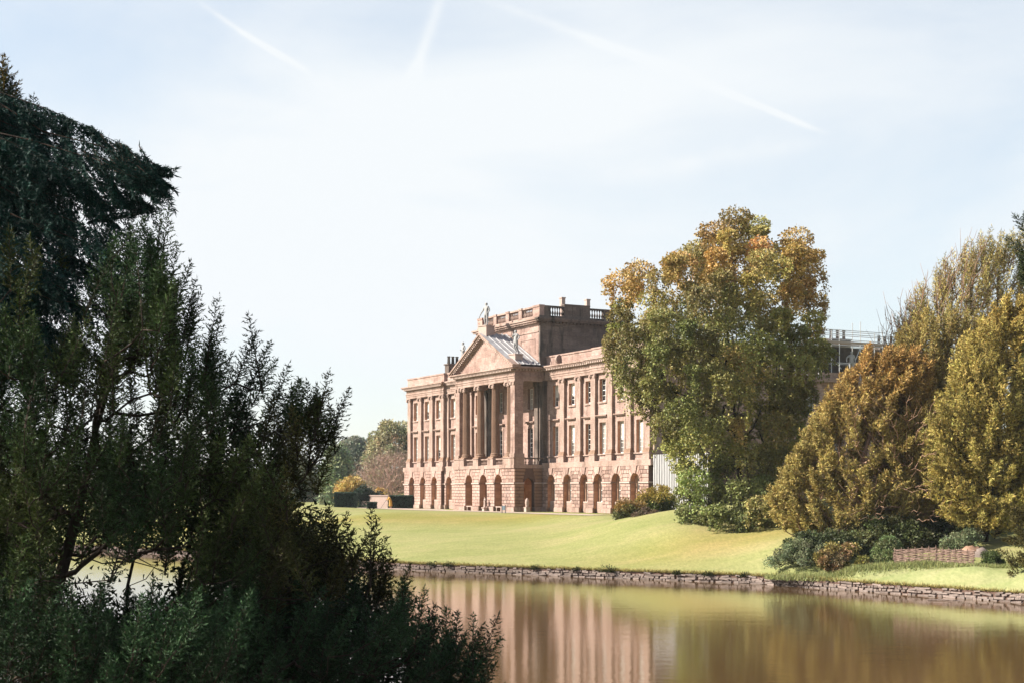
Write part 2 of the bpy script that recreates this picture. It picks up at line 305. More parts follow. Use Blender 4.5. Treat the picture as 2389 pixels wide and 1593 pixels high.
ts = np.concatenate([[0, .12, .3, .6], np.arange(1.0, 70, 0.8), np.arange(70, 140, 4), np.linspace(150, 2500, 14)])
XX, TT = np.meshgrid(xs, ts); YY = edge_y(XX)+TT; ZZ = gz(XX.ravel(), YY.ravel()).reshape(XX.shape)
ny, nx = XX.shape; idx = np.arange(nx*ny).reshape(ny, nx)
quads = np.stack([idx[:-1, :-1], idx[:-1, 1:], idx[1:, 1:], idx[1:, :-1]], -1).reshape(-1, 4)
tint = np.ones((nx*ny, 3)); xr, yr, tr_ = XX.ravel(), YY.ravel(), TT.ravel()
dry = np.exp(-((tr_-0.25)/0.6)**2)                                             # unmown yellow fringe above the wall
bank = np.exp(-((yr-(138+(xr+5)*-.25))/4.5)**2)*(xr < 10)*(xr > -40)          # darker, yellower tint along the terrace bank
beechg = np.exp(-(((xr-17)/9)**2+((yr-101)/3.0)**2))                              # leaf litter below the beech
right = np.clip((xr-12)/10, 0, 1)*np.exp(-(tr_/7)**2)
tint = tint*(1-dry[:, None])+np.array([1.15, 0.85, 0.6])*dry[:, None]
tint = tint*(1-bank[:, None])+bank[:, None]*np.array([0.93, 0.84, 0.62])
tint = tint*(1-.55*beechg[:, None])+.55*beechg[:, None]*np.array([1.2, 0.85, 0.65])
tint = tint*(1-.6*right[:, None])+.6*right[:, None]*np.array([0.98, 1.10, 1.35])
link('lawn', npmesh('lawn', np.stack([xr, yr, ZZ.ravel()], -1), quads, 4, M_lawn, tint, True), kind='structure', label='mown green lawn sloping from the house down to the lake wall')
MB().quad((-1500, 10, 0), (1500, 10, 0), (1500, 330, 0), (-1500, 330, 0)).build('lake_water', M_water, kind='structure', label='brown rippled lake reflecting the house and the trees')
# near bank on which the camera stands
xs = np.linspace(-90, 90, 91); ys = np.linspace(-40, 34, 56); XX, YY = np.meshgrid(xs, ys)
ZZ = np.clip(4.35-0.165*np.maximum(YY-2, 0)+0.12*np.sin(XX*.6)*np.cos(YY*.5), -0.6, 4.5)
idx = np.arange(XX.size).reshape(XX.shape); quads = np.stack([idx[:-1, :-1], idx[:-1, 1:], idx[1:, 1:], idx[1:, :-1]], -1).reshape(-1, 4)
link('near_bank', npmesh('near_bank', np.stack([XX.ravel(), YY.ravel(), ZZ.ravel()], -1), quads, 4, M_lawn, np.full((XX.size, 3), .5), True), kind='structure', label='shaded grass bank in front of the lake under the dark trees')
def bankz(y): return min(4.35, 4.35-0.165*max(y-2, 0))
# path along the terrace
pm = MB(); pl = [(-34, -8.2, -4.5), (-10, -8.2, -4.3), (0, -8.0, -2.2), (14, -7.6, -1.2), (20, -7.4, -3.4), (36.5, -7.2, -3.4), (37.5, -7.2, -4.2), (60, -6.8, -4.4)]
pts = []
for (a, b_) in zip(pl[:-1], pl[1:]):
    for k in range(8):
        f = k/8; pts.append([a[i]*(1-f)+b_[i]*f for i in range(3)])
rows = []
for p in pts:
    r_ = []
    for k in range(6):
        q = hw(p[0], p[1]+(p[2]-p[1])*k/5); r_.append((q[0], q[1], gzs(q[0], q[1])+0.03))
    rows.append(r_)
pm.add([q for r_ in rows for q in r_], [(i*6+k, (i+1)*6+k, (i+1)*6+k+1, i*6+k+1) for i in range(len(rows)-1) for k in range(5)])
pm.build('path', M_path, kind='structure', label='pale gravel path along the foot of the house')

# ------------------------------------------------------------------ lake wall of rough stones
wall = empty('lake_wall', (0, 0, 0), label='low dry stone retaining wall of pinkish stones along the lake edge', cat='wall')
M_rub = stone_mat('rubble_stone', ((0.17, 0.13, 0.11), (0.29, 0.23, 0.205), (0.42, 0.345, 0.31)), False, (0.09, 0.075, 0.05), (0.55, 0.75), per_object=True, scale=2.5)
ex = np.arange(-95, 60, 0.5); bk = MB(); vs = []
for x in ex: y = float(edge_y(x)); vs += [(x, y+0.06, -0.4), (x, y+0.06, TOPZ-0.03), (x, y+0.6, TOPZ-0.03)]
bk.add(vs, [(i*3+k, (i+1)*3+k, (i+1)*3+k+1, i*3+k+1) for i in range(len(ex)-1) for k in (0, 1)]).build('earth_backing', M_joint, wall)
rnd = random.Random(3); stones = []
sx = -60.0
arc = [( -60.0, float(edge_y(-60)))]
while arc[-1][0] < 45:
    x, y = arc[-1]; dx = .05; y2 = float(edge_y(x+dx)); arc.append((x+dx, y2))
arc = np.array(arc); sl = np.r_[0, np.cumsum(np.hypot(*np.diff(arc, axis=0).T))]
def on_arc(s): return float(np.interp(s, sl, arc[:, 0])), float(np.interp(s, sl, arc[:, 1]))
z = -0.06
for ci, h in enumerate((0.17, 0.15, 0.13, 0.12)):
    s = rnd.random()*.3
    while s < sl[-1]-1:
        ln = rnd.choice((.22, .3, .38, .5, .62, .8))*rnd.uniform(.85, 1.15)*(1.25 if ci == 0 else 1)
        x, y = on_arc(s+ln/2); x1, y1 = on_arc(s+ln/2+.05)
        hh = h*rnd.uniform(.78, 1.3); ln *= rnd.uniform(.6, 1.2)
        if ci == 3 and rnd.random() < .6: s += ln; continue
        stones.append((x, y, z+h/2+rnd.uniform(-.03, .03)+.035*math.sin(s*.8+ci*1.7), math.atan2(y1-y, x1-x), ln-0.02, hh-0.01, rnd.random())); s += ln
    z += h
def stone_verts(ln, h, q, r):
    d = .09+.04*q; P = []
    for sx_ in (-1, 1):
        for sz_ in (-1, 1):
            P.append((sx_*ln/2*r.uniform(.88, 1), 0.1, sz_*h/2*r.uniform(.86, 1)))
    c = [(p[0]*.99, -d*.45, p[2]*.97) for p in P]; fr = [(p[0]*r.uniform(.72, .97), -d*r.uniform(.75, 1), p[2]*r.uniform(.66, .97)) for p in P]
    V_ = P+c+fr; Q = [0, 1, 3, 2]
    fs = []
    for a_ in (0, 4):
        for k in range(4): i, j = Q[k], Q[(k+1) % 4]; fs.append((a_+i, a_+4+i, a_+4+j, a_+j))
    fs.append(tuple(8+k for k in Q)[::-1]); return V_, fs
def vis_score(s_): return -s_[1]+(0 if abs(s_[0]/s_[1]) < .37 and s_[0]/s_[1] > -.08 else -500)
stones.sort(key=vis_score, reverse=True); rest = MB()
protos = [[MB().add(*stone_verts(ln, .16, .5, rnd)).mesh('stone', M_rub) for _ in range(5)] for ln in (.28, .42, .62, .85)]
for i, s_ in enumerate(stones):
    if i < 300:
        k = min(range(4), key=lambda q: abs((.28, .42, .62, .85)[q]-s_[4])); base = (.28, .42, .62, .85)[k]
        o = link('stone', protos[k][i % 5], wall); o.location = (s_[0], s_[1]+.05, s_[2]); o.rotation_euler = (0, rnd.uniform(-.11, .11), s_[3]); o.scale = (s_[4]/base, 1, s_[5]/.16)
    else:
        V_, fs = stone_verts(s_[4], s_[5], s_[6], rnd); c, sn = math.cos(s_[3]), math.sin(s_[3])
        rest.add([(s_[0]+p[0]*c-p[1]*sn, s_[1]+.05+p[0]*sn+p[1]*c, s_[2]+p[2]) for p in V_], fs)
rest.build('stonework', M_rub, wall, kind='stuff')

# ------------------------------------------------------------------ the house (local x along the front, y inwards, z up)
house = empty('country_house', tuple(HO), TH, label='large pink sandstone country house with columned portico and balustraded attic beyond the lawn', cat='house')
CXH, WID, BAY, BP, PV = 28.22, 56.44, 3.35, 3.557, -3.02
PH = 7.236                                        # half width of the portico
XL, XR = CXH-PH, CXH+PH
PAVW = 11.05; REC = 0.4; DEP = 14.0
wing = []                                          # (centre x, plane v)
for i in range(3): wing += [(CXH-19.16-BAY*i, 0.0), (CXH+19.16+BAY*i, 0.0), (CXH-9.11-BAY*i, REC), (CXH+9.11+BAY*i, REC)]
wing.sort()
G = dict(plinth=0.42, sill=1.12, spring=3.11, imp=2.95, top=4.62, str1=5.18, sill1=5.9, base1=6.3, w1t=9.05, w2b=11.15, w2t=13.4, cap0=13.5, ent=14.0, corn=15.5, par=16.6)
AR = 0.80
def arch_face(mb, x0, x1, cx, v0, v1, z0, z1, r=AR, zs=None, n=12, rv=None):
    """wall face with an arched opening, and its reveal"""
    zs = G['spring'] if zs is None else zs
    if cx-r > x0: mb.quad((x0, v0, z0), (cx-r, v0, z0), (cx-r, v0, z1), (x0, v0, z1))
    if x1 > cx+r: mb.quad((cx+r, v0, z0), (x1, v0, z0), (x1, v0, z1), (cx+r, v0, z1))
    a = [(cx-r*math.cos(math.pi*k/n), zs+r*math.sin(math.pi*k/n)) for k in range(n+1)]
    for p, q in zip(a[:-1], a[1:]): mb.quad((p[0], v0, p[1]), (q[0], v0, q[1]), (q[0], v0, z1), (p[0], v0, z1))
    for p, q in zip([(cx-r, z0)]+a, a+[(cx+r, z0)]): (rv or mb).quad((p[0], v0, p[1]), (q[0], v0, q[1]), (q[0], v1, q[1]), (p[0], v1, p[1]))
def holes_face(mb, x0, x1, z0, z1, v0, v1, holes, rv=None):
    xs_ = sorted({x0, x1, *[h[i] for h in holes for i in (0, 1)]}); zs_ = sorted({z0, z1, *[h[i] for h in holes for i in (2, 3)]})
    for a, b_ in zip(xs_[:-1], xs_[1:]):
        for c, d in zip(zs_[:-1], zs_[1:]):
            mx, mz = (a+b_)/2, (c+d)/2
            if any(h[0] < mx < h[1] and h[2] < mz < h[3] for h in holes): continue
            mb.quad((a, v0, c), (b_, v0, c), (b_, v0, d), (a, v0, d))
    for a, b_, c, d in holes:
        mb_ = mb; mb = rv or mb
        mb.quad((a, v0, c), (a, v1, c), (a, v1, d), (a, v0, d)); mb.quad((b_, v0, c), (b_, v1, c), (b_, v1, d), (b_, v0, d))
        mb.quad((a, v0, c), (b_, v0, c), (b_, v1, c), (a, v1, c)); mb.quad((a, v0, d), (b_, v0, d), (b_, v1, d), (a, v1, d)); mb = mb_
# --- window kinds, each a mesh set about its own origin (bottom centre of the opening)
def win_meshes(wd, ht, cols, rows, fr=0.07, bar=0.035):
    f = MB(); h = wd/2
    f.box(-h, -h+fr, 0, .08, 0, ht); f.box(h-fr, h, 0, .08, 0, ht); f.box(-h+fr, h-fr, 0, .08, 0, fr*1.4); f.box(-h+fr, h-fr, 0, .08, ht-fr, ht)
    f.box(-h+fr, h-fr, .005, .075, ht*.5-.035, ht*.5+.035)
    for c in range(1, cols):
        x = -h+fr+(wd-2*fr)*c/cols; f.box(x-bar/2, x+bar/2, .012, .06, fr*1.4, ht*.5-.035); f.box(x-bar/2, x+bar/2, .012, .06, ht*.5+.035, ht-fr)
    for r_ in range(1, rows):
        if r_*2 == rows: continue
        z_ = fr+(ht-2*fr)*r_/rows; f.box(-h+fr, h-fr, .016, .056, z_-bar/2, z_+bar/2)
    g = MB().quad((-h+.01, .05, .01), (h-.01, .05, .01), (h-.01, .05, ht-.01), (-h+.01, .05, ht-.01))
    bl = MB().quad((-h+.08, .045, ht*.42), (h-.08, .045, ht*.42), (h-.08, .045, ht-.08), (-h+.08, .045, ht-.08))
    return f.mesh('frame', M_white), g.mesh('glass', M_glass), bl.mesh('blind', M_blind)
def window(meshes, x, v, z, blind=False, rz=0, name='window'):
    fo = link(name, meshes[0], house); fo.location = (x, v, z); fo.rotation_euler = (0, 0, rz)
    link('glass', meshes[1], fo)
    if blind: link('blind', meshes[2], fo)
W1 = win_meshes(1.2, G['w1t']-G['sill1'], 2, 6); W2 = win_meshes(1.2, G['w2t']-G['w2b'], 2, 4); W0 = win_meshes(0.95, 2.3, 2, 4)
# surrounds (architrave, hood, sill) per window kind
def surround(ht, hood, wd=1.2, t_=0.2):
    m = MB(); h = wd/2
    m.box(-h-t_, -h, -.07, 0.0, -.02, ht+t_); m.box(h, h+t_, -.07, 0.0, -.02, ht+t_); m.box(-h, h, -.07, 0.0, ht, ht+t_)
    if hood: m.box(-h-t_, h+t_, -.04, 0, ht+t_, ht+t_+.35); m.box(-h-t_-.14, h+t_+.14, -.24, 0, ht+t_+.35, ht+t_+.44); m.box(-h-t_-.22, h+t_+.22, -.34, 0, ht+t_+.44, ht+t_+.55)
    else: m.box(-h-t_-.03, h+t_+.03, -.13, .0, -.2, -.02)
    return m.mesh('window_surround', M_trim)
SUR1 = surround(G['w1t']-G['sill1'], True); SUR2 = surround(G['w2t']-G['w2b'], False)
sillm = MB().box(-.72, .72, -.16, .1, -.12, 0).mesh('sill', M_pale)
# --- walls
gw = MB(); uw = MB(); inner = MB(); rvg = MB(); rvu = MB()
JV = 0.07                                         # joint face lies this far behind the block faces
segs = [(0.0, PAVW, 0.0), (PAVW, XL+.3, REC), (XR-.3, WID-PAVW, REC), (WID-PAVW, WID, 0.0)]
for x0, x1, v in segs:
    cs = sorted(c for c, vv in wing if x0 < c < x1 and vv == v); bx = [x0]+[(a+b_)/2 for a, b_ in zip(cs[:-1], cs[1:])]+[x1]
    for c, a, b_ in zip(cs, bx[:-1], bx[1:]):
        arch_face(gw, a, b_, c, v+JV, v+.55, 0, G['top'], rv=rvg)
        # recessed infill with its rectangular sash window
        inner = MB(); holes_face(inner, c-AR, c+AR, 0, G['spring']+AR, v+.55, v+.75, [(c-.475, c+.475, G['sill'], G['sill']+2.3)]); inner.build('arch_infill', M_inner, house)
        window(W0, c, v+.68, G['sill'], blind=False)
        s_ = link('sill', sillm, house); s_.location = (c, v+.5, G['sill'])
        MB().box(c-AR+.001, c+AR-.001, v+.35, v+.549, 0, G['sill']-.13).build('apron', M_trim, house)
    uv_ = v+.65
    hl = []
    for c in cs:
        hl += [(c-.6, c+.6, G['sill1'], G['w1t']), (c-.6, c+.6, G['w2b'], G['w2t'])]
        window(W1, c, uv_+.25, G['sill1'], blind=(c > 48) or rnd.random() < .25); window(W2, c, uv_+.25, G['w2b'], blind=rnd.random() < .5)
        o = link('window_surround', SUR1, house); o.location = (c, uv_, G['sill1'])
        o = link('window_surround', SUR2, house); o.location = (c, uv_, G['w2b'])
    holes_face(uw, x0, x1, G['str1'], G['ent'], uv_, uv_+.3, hl, rvu)
# returns between planes and end walls
for xq in (PAVW, WID-PAVW):
    gw.quad((xq, JV, 0), (xq, REC+JV, 0), (xq, REC+JV, G['top']), (xq, JV, G['top']))
    uw.quad((xq, .65, G['str1']), (xq, REC+.65, G['str1']), (xq, REC+.65, G['ent']), (xq, .65, G['ent']))
for xq in (0.0, WID):
    gw.quad((xq, JV, 0), (xq, DEP, 0), (xq, DEP, G['top']), (xq, JV, G['top']))
    uw.quad((xq, .65, G['str1']), (xq, DEP, G['str1']), (xq, DEP, G['ent']), (xq, .65, G['ent']))
uw.quad((0, DEP, 0), (WID, DEP, 0), (WID, DEP, G['ent']), (0, DEP, G['ent']))
gw.build('ground_wall', M_joint, house); uw.build('upper_wall', M_stone, house); rvg.build('arch_jambs', M_reveal, house); rvu.build('window_jambs', M_reveal, house)
# --- horizontal bands of the wings
def wing_band(z0, z1, off, name, mat, plane=.35, back=DEP-.5, mb=None):
    m = mb or MB(); f0 = plane-off
    m.box(-off, PAVW+off, f0, back, z0, z1); m.box(PAVW+off, XL+.02, REC+f0, back, z0, z1)
    m.box(XR-.02, WID-PAVW-off, REC+f0, back, z0, z1); m.box(WID-PAVW-off, WID+off, f0, back, z0, z1)
    if not mb: return m.build(name, mat, house)
wing_band(G['top'], G['str1'], .36, 'string_course', M_trim)
m = MB(); wing_band(G['ent'], G['ent']+.28, .02, '', None, mb=m); wing_band(G['ent']+.28, G['ent']+.5, .06, '', None, mb=m); wing_band(G['ent']+.5, G['ent']+.58, .12, '', None, mb=m)
wing_band(G['ent']+.58, G['ent']+1.0, .02, '', None, mb=m); wing_band(G['ent']+1.0, G['ent']+1.08, .14, '', None, mb=m)
wing_band(G['ent']+1.24, G['ent']+1.36, .48, '', None, mb=m); wing_band(G['ent']+1.36, G['corn'], .58, '', None, mb=m); m.build('entablature', M_trim, house)
m = MB(); wing_band(G['corn'], G['par']-.16, -.12, '', None, mb=m); wing_band(G['par']-.16, G['par'], -.04, '', None, mb=m); m.build('parapet', M_stone, house)
def dentils(x0, x1, v, z0, z1, proj, back, step=.34, wd=.17, along='x'):
    m = MB(); n = int((x1-x0)/step)
    for k in range(n):
        a = x0+(k+.5)*(x1-x0)/n
        m.box(a-wd/2, a+wd/2, v-proj-.09, back, z0-.04, z1) if along == 'x' else m.box(v-.05, v+proj, a-wd/2, a+wd/2, z0, z1)
    return m
for a, b_, v in ((-.1, PAVW+.1, 0), (PAVW+.6, XL-.2, REC), (XR+.2, WID-PAVW-.6, REC), (WID-PAVW-.1, WID+.1, 0)):
    dentils(a, b_, v+.35, G['ent']+1.08, G['ent']+1.24, .34, v+.6).build('dentils', M_pale, house, kind='stuff')
bx = MB(); bx.box(.3, WID-.3, .9, DEP-.6, G['ent']+1.08, G['ent']+1.24)
bx.build('cornice_core', M_trim, house)
MB().box(.25, WID-.25, 1.2, DEP-.7, G['corn'], G['corn']+.5).build('flat_roof', M_lead, house)
# the raised sections of the parapet with their scrolled ends
for xa, sgn in ((XL-5.2, 1), (XR+3.0, -1)):
    m = MB(); m.lathe([(.5, -.16), (.5, .16)], n=20)
    me = m.mesh('scroll', M_trim); o = link('scroll', me, house); o.location = (xa, REC+.4, G['corn']+.55); o.rotation_euler = (0, R(90), 0)
# --- plinth, impost band, pilasters
def pier_spans(x0, x1, cs, r=AR):
    e = [x0]; 
    for c in cs: e += [c-r, c+r]
    e.append(x1); return list(zip(e[::2], e[1::2]))
im_ = MB()
for x0, x1, v in segs:
    cs = sorted(c for c, vv in wing if x0 < c < x1 and vv == v)
    xx0 = x0 if v == 0 else max(x0, PAVW+.13) if x0 == PAVW else x0
    xx1 = x1 if (v == 0 or x1 < 30) else WID-PAVW-.13
    for a, b_ in pier_spans(xx0, xx1, cs):
        ea = .12 if a in (0.0, WID-PAVW) else 0; eb = .12 if b_ in (PAVW, WID) else 0
        MB().box(a-ea, b_+eb, v-.12, v+.5, 0, G['plinth']).box(a-ea+.04, b_+eb-.04, v-.07, v+.5, G['plinth'], G['plinth']+.08).build('plinth', M_trim, house)
        im_.box(a-ea, b_+eb, v-.10, v+.56, G['imp'], G['spring'])
im_.build('impost_band', M_pale, house)
def ionic_cap(wd, dp, flat):
    m = MB(); h = wd/2
    m.box(-h-.1, h+.1, -dp-.1, (.0 if flat else dp+.1), .40, .5)
    m.box(-h-.02, h+.02, -dp-.02, (.0 if flat else dp+.02), 0.0, .05)
    m.box(-h+.02, h-.02, -dp+.02, (.0 if flat else dp-.02), .05, .40)
    for sx_ in (-1, 1):
        for sy in ((-1,) if flat else (-1, 1)):
            cx_, cy_ = sx_*(h+.02), sy*(dp+.02)
            pts_ = [(cx_-.10*sy*0-.0, cy_-.12, .22), (cx_, cy_+.12, .22)]
            n = 10
            for r_, o_ in ((.20, .10), (.12, .15)):
                vs = [(cx_+r_*math.cos(2*math.pi*k/n), cy_+e*o_, .24+r_*math.sin(2*math.pi*k/n)) for e in (-1, 1) for k in range(n)]
                m.add(vs, [tuple(range(n)), tuple(range(2*n-1, n-1, -1))]+[(k, (k+1) % n, (k+1) % n+n, k+n) for k in range(n)])
    return m.mesh('capital', M_trim)
PW, PD = .86, .30
pil_shaft = MB().box(-PW/2, PW/2, -PD, 0, G['base1']-.0, G['cap0']).mesh('pilaster', M_trim)
pil_cap = ionic_cap(PW, PD, True)
pb = MB(); pb.box(-PW/2-.16, PW/2+.16, -PD-.16, 0, 0, .16); pb.box(-PW/2-.11, PW/2+.11, -PD-.11, 0, .16, .26); pb.box(-PW/2-.05, PW/2+.05, -PD-.05, 0, .26, .4)
pil_base = pb.mesh('base', M_col)
pedm = MB(); pedm.box(-PW/2-.12, PW/2+.12, -PD-.14, 0, G['str1'], 5.82); pedm.box(-PW/2-.18, PW/2+.18, -PD-.2, 0, 5.82, 5.9)
pil_ped = pedm.mesh('pedestal', M_trim)
def pilaster(x, v, wfac=1.0):
    o = link('pilaster', pil_shaft, house); o.location = (x, v, 0); o.scale = (wfac, 1, 1)
    c = link('capital', pil_cap, o); c.location = (0, 0, G['cap0'])
    b_ = link('base', pil_base, o); b_.location = (0, 0, 5.9); link('pedestal', pil_ped, o)
for i in range(4):
    for s_ in (-1, 1): pilaster(CXH+s_*(19.16-BAY/2+.16*(i == 0)+BAY*i-.06*(i == 3)), .648)
for d in (14.12, 10.8): 
    for s_ in (-1, 1): pilaster(CXH+s_*d, REC+.648)
for s_ in (-1, 1): pilaster(CXH+s_*16.86, REC+.648, .58)
# --- sill course between the pedestals
m = MB()
for x0, x1, v in segs: m.box(x0+.05, x1-.05, v+.50, v+.66, 5.78, 5.9)
m.build('sill_course', M_trim, house)

# --- rusticated blocks: every block and voussoir with its own face and chamfered joints
ZC1 = [G['plinth']+.08+i*(G['imp']-G['plinth']-.08)/7 for i in range(8)]
ZC2 = [G['spring']+i*(G['top']-G['spring'])/4 for i in range(5)]
H4 = ZC2[1]-ZC2[0]
blocks = []                                       # (polygon, v, x) 
def outer(k): th = R((0, 18, 36, 54, 72)[k]); return (1.22 if k == 0 else H4*k/math.tan(th))
def rect_row(a, b_, z0, z1, v, odd):
    ln = b_-a
    if ln < .12: return
    n = max(1, round(ln/.80)); cuts = [a+ln*i/n for i in range(n+1)]
    if odd and n > 1: cuts = [a]+[a+ln*(i+.5)/n for i in range(n)]+[b_]
    for p, q in zip(cuts[:-1], cuts[1:]):
        g = .018; blocks.append(([(p+g, z0+g), (q-g, z0+g), (q-g, z1-g), (p+g, z1-g)], v, (p+q)/2))
def voussoirs(c, v, r, zs, ztop):
    ths = [0, 18, 36, 54, 72]; g = 0.3
    for s_ in (-1, 1):
        for k in range(4):
            t0, t1 = R(ths[k]+(g if k else .6)), R(ths[k+1]-g)
            arc_ = [(r*math.cos(t0+(t1-t0)*i/2), r*math.sin(t0+(t1-t0)*i/2)) for i in range(3)]
            x0_, x1_ = outer(k), outer(k+1)
            po = [(x0_-.015, H4*k+.015), (x0_-.015, H4*(k+1)-.015), (x1_+.02, H4*(k+1)-.015)] if k else [(x0_-.015, .015), (x0_-.015, H4-.015), (x1_+.02, H4-.015)]
            poly = [arc_[0]]+po+[arc_[2], arc_[1]]
            poly = [(c+s_*p[0], zs+p[1]) for p in poly]
            blocks.append((poly, v, c))
    t0 = R(72.6); poly = [(r*math.cos(t0), r*math.sin(t0)), (outer(4)-.02, H4*4-.01), (-outer(4)+.02, H4*4-.01), (-r*math.cos(t0), r*math.sin(t0)), (0, r)]
    blocks.append(([(c+p[0], zs+p[1]) for p in poly], v-.09, c))
def rusticate(x0, x1, cs, v, r=AR):
    for j in range(7):
        for a, b_ in pier_spans(x0, x1, cs, r): rect_row(a, b_, ZC1[j], ZC1[j+1], v, j % 2)
    for j in range(4):
        e = [x0]
        for c in cs: e += [c-outer(j)*(r/AR)**.0, c+outer(j)]
        e.append(x1)
        for a, b_ in zip(e[::2], e[1::2]): rect_row(a, b_, ZC2[j], ZC2[j+1], v, (j+1) % 2)
    for c in cs: voussoirs(c, v, r, G['spring'], G['top'])
for x0, x1, v in segs:
    cs = sorted(c for c, vv in wing if x0 < c < x1 and vv == v); rusticate(x0, x1 if x1 != XL+.3 else XL, cs, v)
rusticate(XL, XR, [CXH-BP, CXH, CXH+BP], PV, .86)
blocks.sort(key=lambda b_: (b_[1] > -1 and b_[2] < 35, -b_[2] if b_[2] > 36 else b_[2]))
near = [b_ for b_ in blocks if b_[2] > 19.5]; near.sort(key=lambda b_: -b_[2])
ids = {id(b_) for b_ in near[:300]}; rest = MB()
for b_ in blocks:
    if id(b_) in ids:
        if b_[1] < -1: pass
        MB().prism(b_[0], b_[1], b_[1]+.16, .03).build('stone_block', M_block, house)
    else: rest.prism(b_[0], b_[1], b_[1]+.16, .03)
rest.build('stonework', M_block, house, kind='stuff')

# --- portico: arcaded base
pg = MB(); rvp = MB(); v0 = PV+JV
for c, a, b_ in ((CXH-BP, XL, CXH-BP/2), (CXH, CXH-BP/2, CXH+BP/2), (CXH+BP, CXH+BP/2, XR)):
    arch_face(pg, a, b_, c, v0, v0+.7, 0, G['top'], .86, rv=rvp)
def side_arch(mb, x, sgn, va, vb, vc, r, thick):
    t_ = MB(); arch_face(t_, va, vb, vc, 0, thick, 0, G['top'], r, G['spring']-.15)
    for p in range(0, len(t_.v)): pass
    mb.add([(x-sgn*yy, xx, zz_) for xx, yy, zz_ in t_.v], t_.f)
side_arch(pg, XR-.0, 1, v0, REC+JV+.3, -1.2, .62, .6); side_arch(pg, XL+.0, -1, v0, REC+JV+.3, -1.2, .62, .6)
pg.build('portico_base_wall', M_joint, house); rvp.build('arch_jambs', M_reveal, house)
# side blocks of the portico base (east side, in shade)
sb = MB()
for x, sg in ((XR, 1), (XL, -1)):
    for j in range(7):
        for a, b_ in ((PV, -1.82), (-.58, REC)):
            n = 2 if a == PV and j % 2 else 1
            for k in range(n):
                p, q = a+(b_-a)*k/n+.02, a+(b_-a)*(k+1)/n-.02
                sb.add([(x+sg*.07, p+.03, ZC1[j]+.05), (x+sg*.07, q-.03, ZC1[j]+.05), (x+sg*.07, q-.03, ZC1[j+1]-.05), (x+sg*.07, p+.03, ZC1[j+1]-.05),
                        (x, p, ZC1[j]+.02), (x, q, ZC1[j]+.02), (x, q, ZC1[j+1]-.02), (x, p, ZC1[j+1]-.02)], [(0, 1, 2, 3), (0, 4, 5, 1), (1, 5, 6, 2), (2, 6, 7, 3), (3, 7, 4, 0)])
    for j in range(4):
        for a, b_ in ((PV, -1.2-.75+.1*j), (-1.2+.75-.1*j, REC)):
            p, q = a+.02, b_-.02
            sb.add([(x+sg*.07, p+.03, ZC2[j]+.05), (x+sg*.07, q-.03, ZC2[j]+.05), (x+sg*.07, q-.03, ZC2[j+1]-.05), (x+sg*.07, p+.03, ZC2[j+1]-.05),
                    (x, p, ZC2[j]+.02), (x, q, ZC2[j]+.02), (x, q, ZC2[j+1]-.02), (x, p, ZC2[j+1]-.02)], [(0, 1, 2, 3), (0, 4, 5, 1), (1, 5, 6, 2), (2, 6, 7, 3), (3, 7, 4, 0)])
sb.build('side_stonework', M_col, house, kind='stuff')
# passage behind the arches: back wall, floor
m = MB(); holes_face(m, XL-.2, XR+.2, 0, G['top'], REC+.35, REC+.7, [(CXH-.7, CXH+.7, 0, 3.2)])
m.box(XL+.6, XR-.6, PV+.77, REC+.349, G['top']-.06, G['top']-.002)
m.build('passage_wall', M_passage, house)
MB().box(CXH-.7, CXH+.7, REC+.6, REC+.68, 0, 3.2).build('door', M_post, house)
m = MB(); i_ = MB()
for a, b_ in pier_spans(XL, XR, [CXH-BP, CXH, CXH+BP], .86):
    ea = .14 if a == XL else 0; eb = .14 if b_ == XR else 0
    m.box(a-ea, b_+eb, PV-.14, PV+.7, 0, G['plinth']+.06); i_.box(a-ea, b_+eb, PV-.12, PV+.78, G['imp'], G['spring'])
for x, sg in ((XR, 1), (XL, -1)):
    for a, b_ in ((PV+.79, -1.82), (-.58, REC-.13)):
        m.box(min(x-.5*sg, x+.14*sg), max(x-.5*sg, x+.14*sg), a, b_, 0, G['plinth']+.06); i_.box(min(x-.55*sg, x+.12*sg), max(x-.55*sg, x+.12*sg), a, b_, G['imp'], G['spring'])
m.build('plinth', M_trim, house); i_.build('impost_band', M_pale, house)
MB().box(XL-.08, XR+.08, PV-.10, REC+.2, G['top'], 4.98).build('portico_floor', M_trim, house)
# pedestals and balustrade between them
cols = [CXH+BP*k for k in (-1.5, -.5, .5, 1.5)]
for a, b_, back in [(XL-.03, cols[0]+.62, 1.25), (cols[3]-.62, XR+.03, 1.25)]+[(c-.62, c+.62, 1.2) for c in cols[1:3]]:
    MB().box(a, b_, PV-.05, PV+back, 4.98, 5.72).box(a-.06, b_+.06, PV-.12, PV+back+.06, 5.72, 5.8).build('pedestal', M_trim, house)
def bal_prof(h): return [(.07, 0), (.07, .05*h), (.045, .09*h), (.06, .14*h), (.095, .32*h), (.08, .45*h), (.04, .62*h), (.035, .78*h), (.06, .86*h), (.07, .9*h), (.07, h)]
bal_low = MB().lathe(bal_prof(.56), n=8).mesh('baluster', M_trim, True); bal_hi = MB().lathe([(r_*1.25, z_) for r_, z_ in bal_prof(.78)], n=8).mesh('baluster', M_trim, True)
bal_dark = MB().lathe([(r_*1.3, z_) for r_, z_ in bal_prof(.78)], n=8).mesh('baluster', M_attic, True)
for a, b_ in zip(cols[:-1], cols[1:]):
    rl = MB().box(a+.68, b_-.68, PV+.25, PV+.55, 5.6, 5.72).box(a+.68, b_-.68, PV+.25, PV+.55, 4.98, 5.04).build('balustrade', M_trim, house)
    for k in range(7):
        o = link('baluster', bal_low, rl); o.location = (a+.68+(b_-a-1.36)*(k+.5)/7, PV+.4, 5.04)
